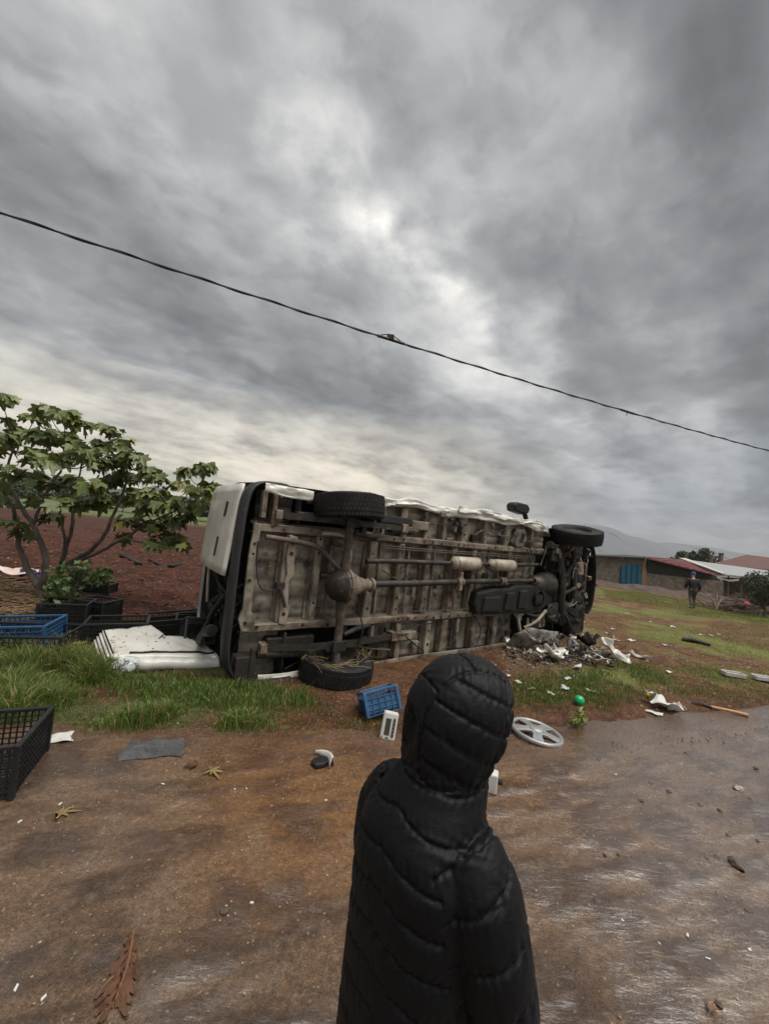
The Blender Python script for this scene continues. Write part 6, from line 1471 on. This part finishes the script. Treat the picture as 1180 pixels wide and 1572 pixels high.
P += N*(puff(d, .0034, .0054, .014)+wr*.5)[:, None]; hm.vertices.foreach_set('co', P.astype(np.float32).ravel()); hm.update()
HM = Matrix.Translation((.024, .010, 1.092)) @ Matrix.Rotation(rad(-22), 4, 'Z') @ Matrix.Rotation(rad(20), 4, 'Y') @ Matrix.Translation((-.02, 0, -1.12))
hm.transform(HM); hm.update()
hd = link('hood', hm, None, per); q = hd.modifiers.new('s', 'SOLIDIFY'); q.thickness = .012; q.offset = -1
# face details inside the hood
hair = mat('dark_hair', (.02, .015, .012), None, rough=.6)
for s in (-1, 1):
    b = MB(); b.lathe([(.0005+.011*math.sin(a), -.011*math.cos(a)) for a in np.linspace(0, PI, 9)], 12, 'X', (.112, .03*s, 1.275)); b.build('eye', whitepl, per, smooth=True)
b = MB(); b.tube(catmull([(.108, -.022, 1.212), (.122, 0, 1.212), (.108, .022, 1.212)], 4), .006, 6); b.build('mouth', mat('lips', (.36, .14, .12), None, rough=.5), per, smooth=True)

# ---- person walking away over the field
fp = at(1061, 938, 19.3); fz = gz(fp[0], fp[1])
wp = thing('person', (fp[0], fp[1], fz), 'person in dark jacket and blue cap walking across the field towards the barn', 'person', rz=rad(70))
WV = [(0, 0, .92), (.02, 0, 1.15), (.04, 0, 1.38), (.06, 0, 1.50), (.08, 0, 1.60), (.08, 0, 1.70), (0, -.10, .90), (.16, -.11, .50), (.10, -.11, .09), (.22, -.12, .04), (0, .10, .90), (-.10, .11, .50), (-.32, .11, .14), (-.22, .12, .05),
      (.03, -.19, 1.40), (-.05, -.27, 1.12), (.08, -.27, .90), (.11, -.26, .80), (.03, .19, 1.40), (.0, .29, 1.14), (.14, .26, .94), (.17, .25, .85)]
WE = [(0, 1), (1, 2), (2, 3), (3, 4), (4, 5), (0, 6), (6, 7), (7, 8), (8, 9), (0, 10), (10, 11), (11, 12), (12, 13), (2, 14), (14, 15), (15, 16), (16, 17), (2, 18), (18, 19), (19, 20), (20, 21)]
skin('body', WV, WE, [(.13, .10), (.14, .10), (.14, .10), .055, (.085, .08), (.08, .075), .085, .06, .04, .04, .085, .06, .04, .04, .06, .045, .035, (.035, .02), .06, .045, .035, (.035, .02)], skinm, wp, 2)
skin('jacket', WV[:3]+[WV[14], WV[15], WV[16], WV[18], WV[19], WV[20], (0, 0, .85), (.055, 0, 1.47)], [(9, 0), (0, 1), (1, 2), (2, 10), (2, 3), (3, 4), (4, 5), (2, 6), (6, 7), (7, 8)], [(.19, .16), (.20, .16), (.18, .15), .10, .08, .06, .10, .08, .06, (.19, .16), .08], mat('navy_black_jacket', (.012, .013, .018), None, rough=.8), wp, 2, 0)
skin('trousers', [WV[0], WV[6], WV[7], WV[8], WV[10], WV[11], WV[12]], [(0, 1), (1, 2), (2, 3), (0, 4), (4, 5), (5, 6)], [(.15, .13), .11, .085, .07, .11, .085, .07], mat('khaki_trousers', (.085, .075, .055), (.06, .052, .04), 6, .85), wp, 2)
b = MB(); b.lathe([(.105, 1.68), (.108, 1.72), (.095, 1.78), (.06, 1.815), (.001, 1.825)], 18, 'Z', (.08, 0, 0)); b.prism([(.16, -.08), (.26, -.05), (.27, .05), (.16, .08)], 1.69, 1.705, 'Z'); b.build('cap', mat('blue_cap', (.04, .06, .20), None, rough=.8), wp, smooth=True)
for i in (9, 13):
    b = MB(); p = WV[i]; b.box((p[0]-.06, p[1], p[2]+.005), (.27, .10, .09)); b.build('shoe', shoem, wp, bevel=.03)

# ================================================================== HAZE
b = MB(); b.box((700, 1900, 140), (7400, 5200, 310))
hz_o = b.build('haze', None); tag(hz_o, kind='stuff')
HMt = bpy.data.materials.new('haze_air'); HMt.use_nodes = True; T = HMt.node_tree; T.nodes.clear()
pv = nd(T, 'ShaderNodeVolumePrincipled', {'Color': (.86, .88, .91, 1), 'Density': 1.8e-4, 'Anisotropy': .2})
T.links.new(pv.outputs[0], nd(T, 'ShaderNodeOutputMaterial').inputs['Volume'])
hz_o.data.materials.append(HMt)
